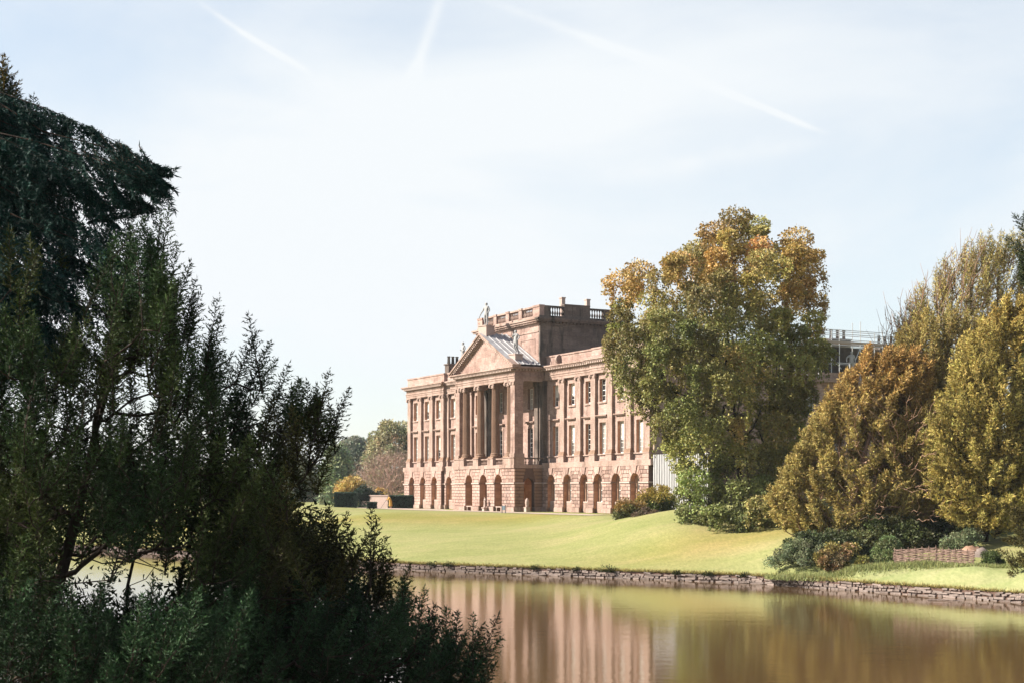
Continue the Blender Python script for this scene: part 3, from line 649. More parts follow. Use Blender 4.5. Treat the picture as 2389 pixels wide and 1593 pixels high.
for x, sg in ((XR, 1), (XL, -1)):
    rl = MB().box(x-.35, x+.0, PV+1.31, REC+.3, 5.6, 5.74).box(x-.35, x+.0, PV+1.31, REC+.3, 4.98, 5.04).build('balustrade', M_attic, house)
    for k in range(5): o = link('baluster', bal_low, rl); o.location = (x-.17, PV+1.5+k*.37, 5.04)
# columns: fluted shafts
def fluted():
    n = 48; prof = [(.44, 6.35), (.435, 7.5), (.425, 9.5), (.41, 11.5), (.385, 13.3), (.385, 13.42)]; vs = []
    for r_, z_ in prof:
        for k in range(n):
            rr = r_ if k % 2 == 0 else r_*.90; vs.append((rr*math.cos(2*math.pi*k/n), rr*math.sin(2*math.pi*k/n), z_))
    fs = [(i*n+k, i*n+(k+1) % n, (i+1)*n+(k+1) % n, (i+1)*n+k) for i in range(len(prof)-1) for k in range(n)]
    return MB().add(vs, fs).mesh('column', M_col)
colm = fluted(); colcap = ionic_cap(.86, .43, False)
cb_ = MB(); cb_.box(-.62, .62, -.62, .62, 0, .14); cb_.lathe([(.6, .14), (.62, .2), (.6, .27), (.52, .29), (.5, .36), (.55, .38), (.55, .46), (.46, .49), (.45, .56)], n=24)
colbase = cb_.mesh('base', M_col)
for c in cols:
    o = link('column', colm, house); o.location = (c, PV+.62, 0)
    q = link('capital', colcap, o); q.location = (0, 0, 13.42); q = link('base', colbase, o); q.location = (0, 0, 5.8)
def corner_pier(x, sg):
    xa, xb = (x-.95, x) if sg > 0 else (x, x+.95)
    o = MB().box(xa, xb, PV+.12, PV+1.15, 6.2, 13.45).build('corner_pier', M_stone, house)
    MB().box(xa-.12*(sg < 0), xb+.12*(sg > 0), PV+.0, PV+1.25, 5.8, 6.2).build('base', M_trim, o)
    m = MB(); m.box(xa-.08*(sg < 0)-.0, xb+.08*(sg > 0), PV+.04, PV+1.22, 13.80, 13.92); m.box(xa, xb, PV+.10, PV+1.17, 13.45, 13.8)
    for k in (0, 1):
        m.prism([((xa+.12 if k == 0 else xb-.12)+.17*math.cos(i*math.pi/5), 13.66+.17*math.sin(i*math.pi/5)) for i in range(10)], PV+.0, PV+.12)
    m.build('capital', M_trim, o)
corner_pier(XR-.12, 1); corner_pier(XL+.12, -1)
# loggia back wall with doors, windows and responds
uv_ = REC+.65; hl = []; m = MB()
for k in (-1, 0, 1):
    c = CXH+BP*k; hl += [(c-.6, c+.6, G['sill1'] if k else 4.98, G['w1t']), (c-.6, c+.6, G['w2b'], G['w2t'])]
    window(W1, c, uv_+.25, G['sill1']); window(W2, c, uv_+.25, G['w2b'])
    o = link('window_surround', SUR1, house); o.location = (c, uv_, G['sill1']); o = link('window_surround', SUR2, house); o.location = (c, uv_, G['w2b'])
m = MB(); holes_face(m, XL-.0, XR+.0, G['top'], G['ent']+.4, uv_+.005, uv_+.3, hl); m.build('portico_back_wall', M_stone, house)
m = MB(); m.prism([(CXH-1.15, 9.85), (CXH+1.15, 9.85), (CXH, 10.5)], uv_-.4, uv_); m.box(CXH-1.0, CXH-.8, uv_-.3, uv_, 9.3, 9.82); m.box(CXH+.8, CXH+1.0, uv_-.3, uv_, 9.3, 9.82)
m.build('door_pediment', M_trim, house)
for x, wd in ((XL+.55, .9), (XR-.55, .9), (XR-1.75, .75), (XL+1.75, .75)):
    o = MB().box(x-wd/2, x+wd/2, uv_-.45, uv_+.0, 5.4, 13.5).build('respond_pilaster', M_attic, house)
    MB().box(x-wd/2-.1, x+wd/2+.1, uv_-.56, uv_, 4.98, 5.4).build('base', M_attic, o)
    MB().box(x-wd/2-.1, x+wd/2+.1, uv_-.56, uv_, 13.5, 13.99).build('capital', M_attic, o)
# entablature of the portico
FV = PV+.12
def pbox(m, z0, z1, off, vb=REC+.30): m.box(XL-off+.1, XR+off-.1, FV-off, vb, z0, z1)
m = MB()
for a, b_, o_ in ((13.92, 14.2, .0), (14.2, 14.42, .05), (14.42, 14.5, .12), (14.5, 14.92, .0), (14.92, 15.0, .14)):   # hollow: front and side beams
    m.box(XL-o_+.1, XR+o_-.1, FV-o_, FV+1.0, a, b_)
    m.box(XR-1.05, XR+o_-.1, FV+1.0, REC+.3, a, b_); m.box(XL-o_+.1, XL+1.05, FV+1.0, REC+.3, a, b_)
pbox(m, 15.16, 15.28, .50); pbox(m, 15.0, 15.16, .06)
pbox(m, 15.28, 15.42, .62)
m.build('portico_entablature', M_trim, house)
MB().box(XL+1.05, XR-1.05, FV+1.0, REC+.64, 14.3, 14.35).build('portico_ceiling', M_col, house)
dentils(XL+.1, XR-.1, FV, 15.0, 15.158, .36, FV+.0).build('dentils', M_pale, house, kind='stuff')
dentils(FV, REC, XR-.1, 15.0, 15.158, .36, 0, along='y').build('dentils', M_pale, house, kind='stuff')
# pediment
AZ, HB = 19.35, PH+.52; SL = math.atan2(AZ-15.42, HB)
tri = MB().prism([(CXH-HB+.75, 15.42), (CXH+HB-.75, 15.42), (CXH, AZ-.52)], FV+.02, FV+.5).build('tympanum', M_stone, house)
rk = MB()
for sg in (-1, 1):
    nx_, nz_ = -sg*math.sin(SL)*-1, math.cos(SL)
    a = np.array([CXH+sg*HB, 15.42]); b_ = np.array([CXH, AZ]); n_ = np.array([sg*math.sin(SL), math.cos(SL)])
    for d0, d1, off in ((0, .18, .64), (-.16, 0, .52), (-.34, -.28, .2), (-.5, -.34, .08)):
        top = [a+n_*d1, b_+n_*d1*0+np.array([0, d1/math.cos(SL)])]; bot = [a+n_*d0, b_+np.array([0, d0/math.cos(SL)])]
        p = [bot[0], top[0], top[1], bot[1]]
        if d0 < 0:                                   # keep the lower mouldings above the horizontal cornice
            for i in (0, 1):
                if p[i][1] < 15.425: dirn = (b_-a)/np.linalg.norm(b_-a); p[i] = p[i]+dirn*((15.425-p[i][1])/dirn[1])
        rk.prism([tuple(q) for q in p], FV-off, FV+.4)
rk.build('raking_cornice', M_trim, house)
dn = MB()
for sg in (-1, 1):
    for k in range(22):
        f = (k+1.0)/22.6; x = CXH+sg*HB*(1-f); zc = 15.42+(AZ-15.42)*f-.22/math.cos(SL)
        if zc-.1 < 15.45: continue
        dn.box(x-.09, x+.09, FV-.46, FV+.01, zc-.12, zc+.05)
dn.build('pediment_dentils', M_pale, house, kind='stuff')
# lead roof with standing seams
MB().box(XL+1.2, XR-1.7, .95, 1.15, 20.95, 21.75).build('baluster_backing', M_dark, house)  # dark slab added behind the front balusters so their gaps look dark
rf = MB(); sm = MB()
for sg in (-1, 1):
    a = (CXH+sg*(HB+.02), 15.44+.17); b_ = (CXH, AZ+.21)
    rf.add([(a[0], FV-.62, a[1]), (b_[0], FV-.62, b_[1]), (b_[0], -.02, b_[1]), (a[0], -.02, a[1])], [(0, 1, 2, 3)])
    for v in (-2.75, -2.05, -1.35, -.65, -.12):
        sm.add([(a[0], v-.04, a[1]+.0), (b_[0], v-.04, b_[1]+.0), (b_[0], v+.04, b_[1]+.0), (a[0], v+.04, a[1]+.0),
                (a[0], v-.03, a[1]+.09), (b_[0], v-.03, b_[1]+.09), (b_[0], v+.03, b_[1]+.09), (a[0], v+.03, a[1]+.09)], [(0, 1, 5, 4), (3, 2, 6, 7), (4, 5, 6, 7)])
r_ = rf.build('pediment_roof', M_lead, house); sm.build('seams', M_lead, r_)
MB().box(XL-.5, XR+.5, REC-.1, 1.2, 15.42, 15.6).build('roof_gutter', M_lead, house)
# attic
AV, AB = .1, 9.3
m = MB(); m.box(XL+.2, XR-.25, AV, AB, 15.5, 20.2); m.build('attic_front', M_stone, house)
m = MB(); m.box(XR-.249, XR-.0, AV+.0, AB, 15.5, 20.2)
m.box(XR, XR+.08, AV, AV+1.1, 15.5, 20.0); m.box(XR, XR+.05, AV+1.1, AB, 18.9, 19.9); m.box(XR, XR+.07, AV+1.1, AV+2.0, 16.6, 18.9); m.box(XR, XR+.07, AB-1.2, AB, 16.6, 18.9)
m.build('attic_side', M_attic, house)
m = MB(); m.box(XL-.1+.3, XR-.249, AV-.08, AV, 19.2, 19.3)
for c, wd in ((XL+2.6, 3.2), (CXH, 3.0), (XR-2.6, 3.2)): 
    for a, b_, z0, z1 in ((c-wd/2, c+wd/2, 18.5, 18.56), (c-wd/2, c-wd/2+.06, 16.9, 18.5), (c+wd/2-.06, c+wd/2, 16.9, 18.5)): m.box(a, b_, AV-.05, AV, z0, z1)
m.build('attic_mouldings', M_trim, house)
ma = MB()
def attic_band(m, z0, z1, off): m.box(XL-off, XR, AV-off, AB+off, z0, z1); ma.box(XR, XR+off, AV-off, AB+off, z0, z1)
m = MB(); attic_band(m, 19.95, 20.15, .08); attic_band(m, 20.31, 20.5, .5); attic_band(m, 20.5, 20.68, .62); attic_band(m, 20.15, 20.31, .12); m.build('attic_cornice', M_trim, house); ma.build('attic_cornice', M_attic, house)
dentils(XL, XR, AV, 20.152, 20.308, .3, AV).build('dentils', M_trim, house, kind='stuff')
dentils(AV, AB, XR, 20.152, 20.308, .3, 0, along='y', step=.42, wd=.2).build('dentils', M_attic, house, kind='stuff')
BZ0, BZ1 = 20.68, 22.05
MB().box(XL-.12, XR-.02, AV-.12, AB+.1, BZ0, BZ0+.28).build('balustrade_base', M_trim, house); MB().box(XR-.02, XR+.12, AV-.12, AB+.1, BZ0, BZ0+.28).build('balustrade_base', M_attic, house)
MB().box(XL+.5, XR-.5, AV+.5, AB-.5, BZ0+.28, BZ0+.36).build('attic_roof', M_lead, house)
fr = [XL-.08, XL+1.2, XL+3.9, XL+4.6, CXH-.35, CXH+.35, XR-4.6, XR-3.9, XR-1.4, XR+.08]
for k in range(0, 10, 2):
    a, b_ = fr[k], fr[k+1]
    if k == 0: b_ = XL+1.1
    MB().box(a, b_, AV-.08, AV+.5, BZ0+.28, BZ1-.17).box(a-.05, b_+.05, AV-.14, AV+.56, BZ1-.17, BZ1+.04).build('balustrade_pier', M_stone, house)
for k in range(1, 9, 2):
    a, b_ = fr[k]+.051, fr[k+1]-.051
    rl = MB().box(a, b_, AV-.02, AV+.4, BZ1-.18, BZ1-.0).build('balustrade', M_trim, house)
    n = int((b_-a)/.31)
    for i in range(n): o = link('baluster', bal_hi, rl); o.location = (a+(b_-a)*(i+.5)/n, AV+.19, BZ0+.28); o.scale = (1, 1, (BZ1-.18-BZ0-.28)/.78)
def side_bal(a, b_, n, x):
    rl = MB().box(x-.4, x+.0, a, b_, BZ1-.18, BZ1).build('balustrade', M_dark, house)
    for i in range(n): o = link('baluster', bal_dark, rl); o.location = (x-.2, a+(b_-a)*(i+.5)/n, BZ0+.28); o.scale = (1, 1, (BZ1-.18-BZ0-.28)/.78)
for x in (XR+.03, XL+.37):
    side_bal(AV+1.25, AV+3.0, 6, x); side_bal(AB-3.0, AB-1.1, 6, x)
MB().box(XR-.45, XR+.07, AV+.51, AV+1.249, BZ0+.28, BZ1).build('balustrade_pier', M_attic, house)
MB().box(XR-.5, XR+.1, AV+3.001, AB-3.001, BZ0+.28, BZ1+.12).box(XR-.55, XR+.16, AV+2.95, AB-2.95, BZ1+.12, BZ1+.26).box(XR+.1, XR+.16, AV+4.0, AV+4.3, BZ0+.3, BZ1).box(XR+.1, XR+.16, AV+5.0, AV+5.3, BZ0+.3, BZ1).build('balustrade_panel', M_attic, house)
MB().box(XR-.45, XR+.07, AB-1.099, AB+.07, BZ0+.28, BZ1).build('balustrade_pier', M_attic, house)
# chimneys
def chimney(x, v, z0, z1, wx, wy, pots, mat):
    m = MB(); m.box(x-wx/2, x+wx/2, v-wy/2, v+wy/2, z0, z1); m.box(x-wx/2-.12, x+wx/2+.12, v-wy/2-.12, v+wy/2+.12, z1, z1+.14)
    o = m.build('chimney', mat, house)
    for k in range(pots):
        yy = v+(k-(pots-1)/2)*wy/pots
        MB().lathe([(.24, z1+.14), (.2, z1+.5), (.18, z1+.95), (.24, z1+1.0), (.23, z1+1.1)], x, yy, 4 if mat is not M_pale else 8).build('chimney_pot', M_dark if mat is M_attic else mat, o)
chimney(7.8, 3.2, 15.9, 17.9, 1.1, 1.7, 3, M_attic)
chimney(11.0, 8.6, 15.9, 17.2, 1.0, 1.8, 2, M_attic)
for v in (4.4, 7.6):
    MB().box(XR-2.8, XR-2.3, v-.22, v+.22, BZ0+.36, 23.3).box(XR-2.85, XR-2.25, v-.27, v+.27, 23.3, 23.42).build('chimney', M_pale, house)
# east range of the courtyard
EZ = 13.2; m = MB(); el = [(19+3.4*i, 20.2+3.4*i, z0, z1) for i in range(6) for z0, z1 in ((1.2, 3.5), (6.2, 8.8), (9.9, 11.9))]
t_ = MB(); holes_face(t_, DEP, 41, 0, EZ, 0, .25, el); m.add([(WID-.2-y, x, z) for x, y, z in t_.v], t_.f)
m.box(WID-9, WID-.46, DEP, 41, EZ-1, EZ-.02); m.quad((WID-.2, 41, 0), (WID-9, 41, 0), (WID-9, 41, EZ), (WID-.2, 41, EZ)); m.build('east_range_wall', M_stone, house)
for a, b_, z0, z1 in el:
    wm = W2 if z1-z0 < 2.55 else W1
    fo = link('window', W2[0], house); fo.location = (WID-.42, (a+b_)/2, z0); fo.rotation_euler = (0, 0, R(90)); fo.scale = (1, 1, (z1-z0)/2.25); link('glass', W2[1], fo)
MB().box(WID-.5, WID+.3, DEP+.1, 41.2, EZ, EZ+.35).box(WID-.45, WID-.1, DEP+.1, 41.2, EZ+.35, EZ+1.0).build('east_cornice', M_trim, house)
MB().box(WID-8.6, WID-1.6, 18, 30.2, EZ+.0, 17.0).build('east_attic', M_dark, house)
MB().box(WID-8.6, WID-2.4, 30.2, 40.8, EZ+.0, 15.6).box(0, 9, DEP, 41, 0, 14).box(0, WID, 33, 41.1, 0, 12.9).build('rear_range', M_attic, house)
chimney(WID-3.4, 26.0, 16.9, 17.9, 1.2, 2.6, 3, M_attic); chimney(WID-3.4, 32.6, 15.5, 17.6, 1.3, 2.6, 3, M_attic)

# ------------------------------------------------------------------ scaffolding and hoarding
scf = empty('scaffolding', tuple(HO), TH, label='steel pole scaffolding with board deck round the dark attic right of the big beech', cat='scaffolding')
vA = [17.5, 20.5, 23.2, 26.0, 29.0, 32.0, 35.5, 39.0]
for i, v in enumerate(vA):
    for x in (WID-1.1, WID+.1):
        top = 18.6 if i < 5 else 18.0
        MB().tube([(x, v, EZ+(1.0 if x < WID else .4)), (x, v, top+(.9 if i in (3,) else 0))], .045, 6).build('pole', M_steel, scf)
for zz_ in (15.2, 17.0, 17.55, 18.1, 18.5):
    for x in (WID-1.1, WID+.1):
        v1 = 39.5 if zz_ in (17.55, 18.1) else 29.6
        MB().tube([(x+.06, 17.0, zz_), (x+.06, v1, zz_)], .04, 6).build('ledger', M_steel, scf)
for a, b_ in (((WID+.16, 20.5, 17.0), (WID+.16, 23.4, 14.6)), ((WID+.16, 17.4, 15.2), (WID+.16, 19.0, 13.8)), ((WID+.16, 26.0, 17.0), (WID+.16, 24.6, 14.2))):
    MB().tube([a, b_], .035, 6).build('brace', M_steel, scf)
for k in range(4): MB().box(WID-1.05+k*.26, WID-.81+k*.26, 17.0, 29.4, 17.10, 17.15).build('board', M_deck, scf)
MB().box(WID+.11, WID+.15, 17.0, 29.4, 17.15, 17.4).build('toe_board', M_deck, scf)

hoard = empty('hoarding', tuple(hw(WID+.45, .25)), TH, label='tall pale corrugated metal hoarding against the right end of the house', cat='hoarding')
def sheet_mesh(wd, h, rib=.27):
    m = MB(); n = round(wd/rib)
    p = []
    for k in range(n):
        a = k*rib; p += [(a, 0), (a+rib*.5, 0), (a+rib*.58, -.07), (a+rib*.92, -.07)]
    p.append((n*rib, 0)); vs = [(x, y, z) for x, y in p for z in (0, h)]
    return m.add(vs, [(2*i, 2*i+2, 2*i+3, 2*i+1) for i in range(len(p)-1)]).mesh('sheet', M_sheet)
shm = sheet_mesh(1.08, 5.6)
for k in range(8):
    o = link('sheet', shm, hoard); o.location = (k*1.09, .012*(k % 2), 0)
MB().box(0, 8.7, .03, .1, 5.2, 5.35).box(0, 8.7, .03, .1, .6, .75).box(0, 8.7, .03, .1, 2.8, 2.95).build('rail', M_steel, hoard)

# ------------------------------------------------------------------ figures (skin-grown bodies)
def figure(name, joints, bones, rad, mat, parent=None, sub=2, **k):
    me = bpy.data.meshes.new(name); nm = list(joints); me.from_pydata([joints[a] for a in nm], [(nm.index(a), nm.index(b_)) for a, b_ in bones], [])
    o = bpy.data.objects.new(name, me); COL.objects.link(o); me.materials.append(mat)
    if parent: o.parent = parent
    s_ = o.modifiers.new('skin', 'SKIN'); me.update()
    if not me.skin_vertices: me.skin_vertices.add() if hasattr(me.skin_vertices, 'add') else None
    sv = me.skin_vertices[0].data if me.skin_vertices else None
    if sv:
        for i, a in enumerate(nm): sv[i].radius = rad[a] if isinstance(rad[a], tuple) else (rad[a], rad[a]); sv[i].use_root = (a == 'pelvis')
    s_.use_smooth_shade = True
    ss = o.modifiers.new('sub', 'SUBSURF'); ss.levels = sub; ss.render_levels = sub
    return tag(o, **k)
def body(pose):
    J = {'pelvis': (0, 0, .95), 'waist': (0, 0, 1.12), 'chest': (0, 0, 1.33), 'neck': (0, 0, 1.5), 'headlow': (0, -.01, 1.58), 'head': (0, -.015, 1.68), 'crown': (0, 0, 1.77),
         'hipl': (-.1, 0, .88), 'kneel': (-.11, -.02, .5), 'anklel': (-.11, .01, .1), 'toel': (-.12, -.15, .04), 'hipr': (.1, 0, .88), 'kneer': (.11, -.02, .5), 'ankler': (.11, .01, .1), 'toer': (.12, -.15, .04),
         'shl': (-.18, 0, 1.44), 'ell': (-.27, .02, 1.16), 'wrl': (-.27, -.08, .92), 'hal': (-.27, -.1, .82), 'shr': (.18, 0, 1.44), 'elr': (.27, .02, 1.16), 'wrr': (.27, -.08, .92), 'har': (.27, -.1, .82)}
    J.update(pose)
    B = [('pelvis', 'waist'), ('waist', 'chest'), ('chest', 'neck'), ('neck', 'headlow'), ('headlow', 'head'), ('head', 'crown'), ('pelvis', 'hipl'), ('hipl', 'kneel'), ('kneel', 'anklel'), ('anklel', 'toel'), ('pelvis', 'hipr'), ('hipr', 'kneer'), ('kneer', 'ankler'), ('ankler', 'toer'),
         ('chest', 'shl'), ('shl', 'ell'), ('ell', 'wrl'), ('wrl', 'hal'), ('chest', 'shr'), ('shr', 'elr'), ('elr', 'wrr'), ('wrr', 'har')]
    RD = {'pelvis': (.15, .12), 'waist': (.13, .1), 'chest': (.16, .12), 'neck': .055, 'headlow': .07, 'head': .1, 'crown': .075, 'hipl': .095, 'kneel': .06, 'anklel': .042, 'toel': .04, 'hipr': .095, 'kneer': .06, 'ankler': .042, 'toer': .04,
          'shl': .065, 'ell': .045, 'wrl': .032, 'hal': .035, 'shr': .065, 'elr': .045, 'wrr': .032, 'har': .035}
    return J, B, RD
def statue(loc, h, pose, label, drape=True, rz=0.0, plinth=None, extra=None, mat=None):
    mat = mat or M_statue
    root = empty('statue', tuple(loc), TH+rz, label=label, cat='statue', group='statues about the house')
    J, B, RD = body(pose); f = h/1.8; J = {a: tuple(c*f for c in p) for a, p in J.items()}; f *= 1.3; RD = {a: (tuple(c*f for c in r_) if isinstance(r_, tuple) else r_*f) for a, r_ in RD.items()}; f /= 1.3
    figure('body', J, B, RD, mat, root)
    if drape:
        m = MB(); n = 14; prof = [(.20, .98), (.19, .8), (.21, .5), (.25, .22), (.27, .02)]
        vs = [((r_+.02*math.sin(k*3))*f*math.cos(2*math.pi*k/n), (r_*.8+.02*math.cos(k*4))*f*math.sin(2*math.pi*k/n), z_*f) for r_, z_ in prof for k in range(n)]
        m.add(vs, [(i*n+k, i*n+(k+1) % n, (i+1)*n+(k+1) % n, (i+1)*n+k) for i in range(4) for k in range(n)]).build('robe', mat, root, True)
    if plinth:
        wd, hh, mt = plinth; MB().box(-wd/2, wd/2, -wd/2, wd/2, -hh, -.1).box(-wd/2-.07, wd/2+.07, -wd/2-.07, wd/2+.07, -.1, 0).build('plinth', mt, root)
    if extra: MB().tube([tuple(c*f for c in p) for p in extra], .03*f, 6).build('staff', M_statue, root)
statue(hw(CXH, -2.6, 20.4), 2.6, {'ell': (-.36, .0, 1.2), 'wrl': (-.52, -.05, .98), 'hal': (-.6, -.05, .88), 'elr': (.3, .05, 1.18), 'wrr': (.24, -.05, 1.0), 'har': (.2, -.1, .95), 'kneel': (-.13, -.06, .5)}, 'pale statue holding a staff out, on the tall plinth at the pediment apex', False, 0.3, (1.25, 1.3, M_pale), [(-.48, -.05, 1.1), (-.62, -.05, .85), (-.82, -.05, .55)])
statue(hw(34.5, -2.3, 16.8), 2.55, {'kneel': (-.02, -.16, .55), 'anklel': (.12, -.05, .15), 'toel': (.16, -.2, .1), 'kneer': (.06, .05, .5), 'ankler': (.2, .16, .08), 'toer': (.24, .02, .04), 'ell': (-.3, -.1, 1.25), 'wrl': (-.1, -.2, 1.45), 'hal': (-.05, -.2, 1.55), 'elr': (.32, .1, 1.25), 'wrr': (.34, -.1, 1.05), 'har': (.34, -.16, .98)}, 'pale statue in a twisting stance on the right slope of the pediment', False, 0.2, (1.05, 1.0, M_pale))
statue(hw(22.0, -2.4, 16.7), 2.55, {'wrl': (-.12, -.18, 1.12), 'hal': (-.05, -.2, 1.16), 'elr': (.28, .05, 1.2), 'wrr': (.2, -.15, 1.0), 'har': (.12, -.2, .98)}, 'pale robed statue left of the pediment, half hidden behind its slope', True, 0.0, (1.05, 1.0, M_pale))
sl_ = at(1979, 880, 146)
statue(hw(WID+.1, 24.8, EZ+.9), 2.4, {'ell': (-.38, .0, 1.25), 'wrl': (-.4, -.05, 1.0), 'hal': (-.38, -.1, .92), 'elr': (.3, .05, 1.2)}, 'white statue standing in front of the scaffolding on the east range', False, 1.2, (1.0, .65, M_pale))
statue(hw(CXH+1.3, PV-.45, .4), 1.15, {'wrr': (.1, -.2, 1.2), 'har': (.02, -.22, 1.25)}, 'small pink weathered statue at the pier beside the middle ground arch', True, 0, (.45, .45, M_pale), mat=M_pale)
# covered urn by the portico's shaded side
ur = empty('covered_urn', tuple(hw(XR+1.35, -2.2, 0)), TH, label='pale bullet shaped covered urn on a square pedestal beside the shaded side arch', cat='urn')
MB().box(-.24, .24, -.24, .24, 0, .42).box(-.28, .28, -.28, .28, .42, .5).build('pedestal', M_pale, ur)
MB().lathe([(.19, .5), (.15, .56), (.20, .75), (.22, 1.0), (.19, 1.2), (.11, 1.37), (.03, 1.45)], n=16).build('urn', M_pale, ur, True)
# barriers in the outer arches
for c, lb in ((CXH-BP, 'low pale rail barrier across the left arch of the portico'), (CXH+BP, 'low pale rail barrier across the right arch of the portico')):
    br_ = empty('barrier', tuple(hw(c, PV+.1, 0)), TH, label=lb, cat='barrier', group='barriers in the portico arches')
    MB().box(-.72, .72, -.04, .04, .42, .52).build('rail', M_pale, br_)
    for s_ in (-1, 1): MB().box(s_*.5-.05, s_*.5+.05, -.04, .04, 0, .42).build('post', M_pale, br_)
# notice on two posts on the lawn
p = at(1175, 1197, 142.5); z_ = gzs(p[0], p[1])
sg_ = empty('notice_board', (p[0], p[1], z_), R(-35), label='small grey notice between two dark posts on the terrace before the portico', cat='sign')
for x in (-.2, .2): MB().box(x-.03, x+.03, -.03, .03, -.1, .85).build('post', M_post, sg_)
MB().box(-.17, .15, -.015, .015, .32, .76).build('panel', M_sign, sg_)
# person in mustard coat
pp = at(911, 1187, 179); pz = gzs(pp[0], pp[1])
pe = empty('person', (pp[0], pp[1], pz), R(-75), label='person in a long mustard coat leaning forward with a pole by the left hedge', cat='person')
J, B, RD = body({'waist': (0, -.03, 1.1), 'chest': (0, -.13, 1.3), 'neck': (0, -.2, 1.45), 'headlow': (0, -.24, 1.52), 'head': (0, -.27, 1.61), 'crown': (0, -.28, 1.7),
  'shl': (-.18, -.15, 1.39), 'shr': (.18, -.15, 1.39), 'ell': (-.24, -.3, 1.17), 'wrl': (-.12, -.52, 1.05), 'hal': (-.08, -.6, 1.02), 'elr': (.24, -.3, 1.17), 'wrr': (.12, -.5, 1.15), 'har': (.08, -.58, 1.14), 'kneel': (-.11, -.12, .5), 'kneer': (.11, .02, .5), 'ankler': (.11, .1, .1), 'toer': (.12, -.04, .04)})
figure('body', J, B, RD, M_skin, pe)
n = 16; m = MB(); prof = [(.09, .09, -.2, 1.46), (.21, .15, -.16, 1.38), (.21, .17, -.11, 1.25), (.19, .16, -.05, 1.08), (.23, .19, -.01, .9), (.25, .21, .0, .6), (.28, .24, .01, .3)]
vs = [(a*math.cos(2*math.pi*k/n), o_+b_*math.sin(2*math.pi*k/n)+.012*math.sin(k*2.3), z_) for a, b_, o_, z_ in prof for k in range(n)]
m.add(vs, [(i*n+k, i*n+(k+1) % n, (i+1)*n+(k+1) % n, (i+1)*n+k) for i in range(len(prof)-1) for k in range(n)])
m.tube([(-.17, -.15, 1.37), (-.25, -.3, 1.17), (-.13, -.5, 1.06)], [.08, .07, .055], 8); m.tube([(.17, -.15, 1.37), (.25, -.3, 1.17), (.13, -.48, 1.15)], [.08, .07, .055], 8)
m.build('coat', M_ochre, pe, True)
MB().lathe([(.06, 1.52), (.105, 1.58), (.11, 1.66), (.08, 1.72), (.01, 1.745)], 0, -.25, 12).build('hair', M_hair, pe, True)
pol = MB().tube([(0, -.35, 1.35), (0, -1.25, .02)], .022, 6).build('garden_pole', M_post, None, label='thin dark pole slanting to the ground held by the person in mustard coat', cat='pole')
pol.location = (pp[0], pp[1], pz); pol.rotation_euler = (0, 0, R(-75))
# pale terrace wall end by the hedge
q = hw(-2.9, 1.2, 0); tw = MB().box(-1.6, 1.6, 0, .5, -.3, 1.55).box(-1.7, 1.7, -.08, .58, 1.55, 1.68).box(-2.9, -1.7, .05, .45, -.3, .9)
o = tw.build('terrace_wall', M_pale, label='short pale stone garden wall behind the person beside the dark hedge', cat='wall'); pq = at(888, 1187, 184); o.location = (pq[0], pq[1], gzs(pq[0], pq[1])); o.rotation_euler = (0, 0, R(-32)); o.scale = (1.1, 1, 1)

# ------------------------------------------------------------------ vegetation
def unit(v): return v/np.maximum(np.linalg.norm(v, axis=-1, keepdims=True), 1e-9)
def rnd_dir(n): return unit(rng.normal(size=(n, 3)))
def blades(P, D, ln, wd, quad=True, face=None):
    """leaf faces: P base, D direction, ln/wd arrays -> verts, faces"""
    n = len(P); D = unit(D); S_ = unit(np.cross(D, rnd_dir(n) if face is None else unit(face+rnd_dir(n)*.5)))*np.reshape(wd, (-1, 1))/2
    T = P+D*np.reshape(ln, (-1, 1))
    if quad:
        M_ = P+D*np.reshape(ln, (-1, 1))*.45
        V_ = np.stack([P, M_+S_, T, M_-S_], 1).reshape(-1, 3); F_ = np.arange(4*n).reshape(n, 4)
    else:
        V_ = np.stack([P-S_, P+S_, T], 1).reshape(-1, 3); F_ = np.arange(3*n).reshape(n, 3)
    return V_, F_
FOL = 0.60
def foliage(name, P, D, ln, wd, C, mat, parent, quad=True, face=None, **k):
    C = C*FOL; V_, F_ = blades(P, D, ln, wd, quad, face); per = 4 if quad else 3
    o = link(name, npmesh(name, V_, F_, per, mat, np.repeat(np.clip(C, 0, 1), per, axis=0)), parent, **k)
    return o
def skeleton(root, trunk, targets, r_tip=.02, expo=.45, seg=3, sag=0.0, jit=.06, lean=.45):
    """branches from the trunk nodes to every target; returns list of polylines with radii"""
    nodes = [np.array(p, float) for p in trunk]; par = [-1]+list(range(len(trunk)-1)); path = [0.0]
    for i in range(1, len(nodes)): path.append(path[-1]+np.linalg.norm(nodes[i]-nodes[i-1]))
    tg = sorted([np.array(t, float) for t in targets], key=lambda t: np.min(np.linalg.norm(np.array(trunk)-t, axis=1)))
    for t in tg:
        A = np.array(nodes); d = np.linalg.norm(A-t, axis=1); up = (A[:, 2]-t[2])
        cost = d+lean*np.array(path)*.35+np.maximum(up, 0)*.9*(1-sag)
        j = int(np.argmin(cost)); a = nodes[j]; k = max(2, int(d[j]/1.2)); prev = j
        bend = rng.normal(size=3)*jit*d[j]+np.array([0, 0, (-.10+.22*sag)*d[j]])
        for i in range(1, k+1):
            f = i/k; p = a*(1-f)+t*f+bend*math.sin(math.pi*f)
            nodes.append(p); par.append(prev); path.append(path[prev]+np.linalg.norm(p-nodes[prev])); prev = len(nodes)-1
    cnt = np.zeros(len(nodes)); kids = [[] for _ in nodes]
    for i, p in enumerate(par):
        if p >= 0: kids[p].append(i)
    for i in range(len(nodes)-1, -1, -1): cnt[i] = max(1, sum(cnt[k_] for k_ in kids[i]))
    rad = r_tip*cnt**expo; return nodes, par, kids, rad
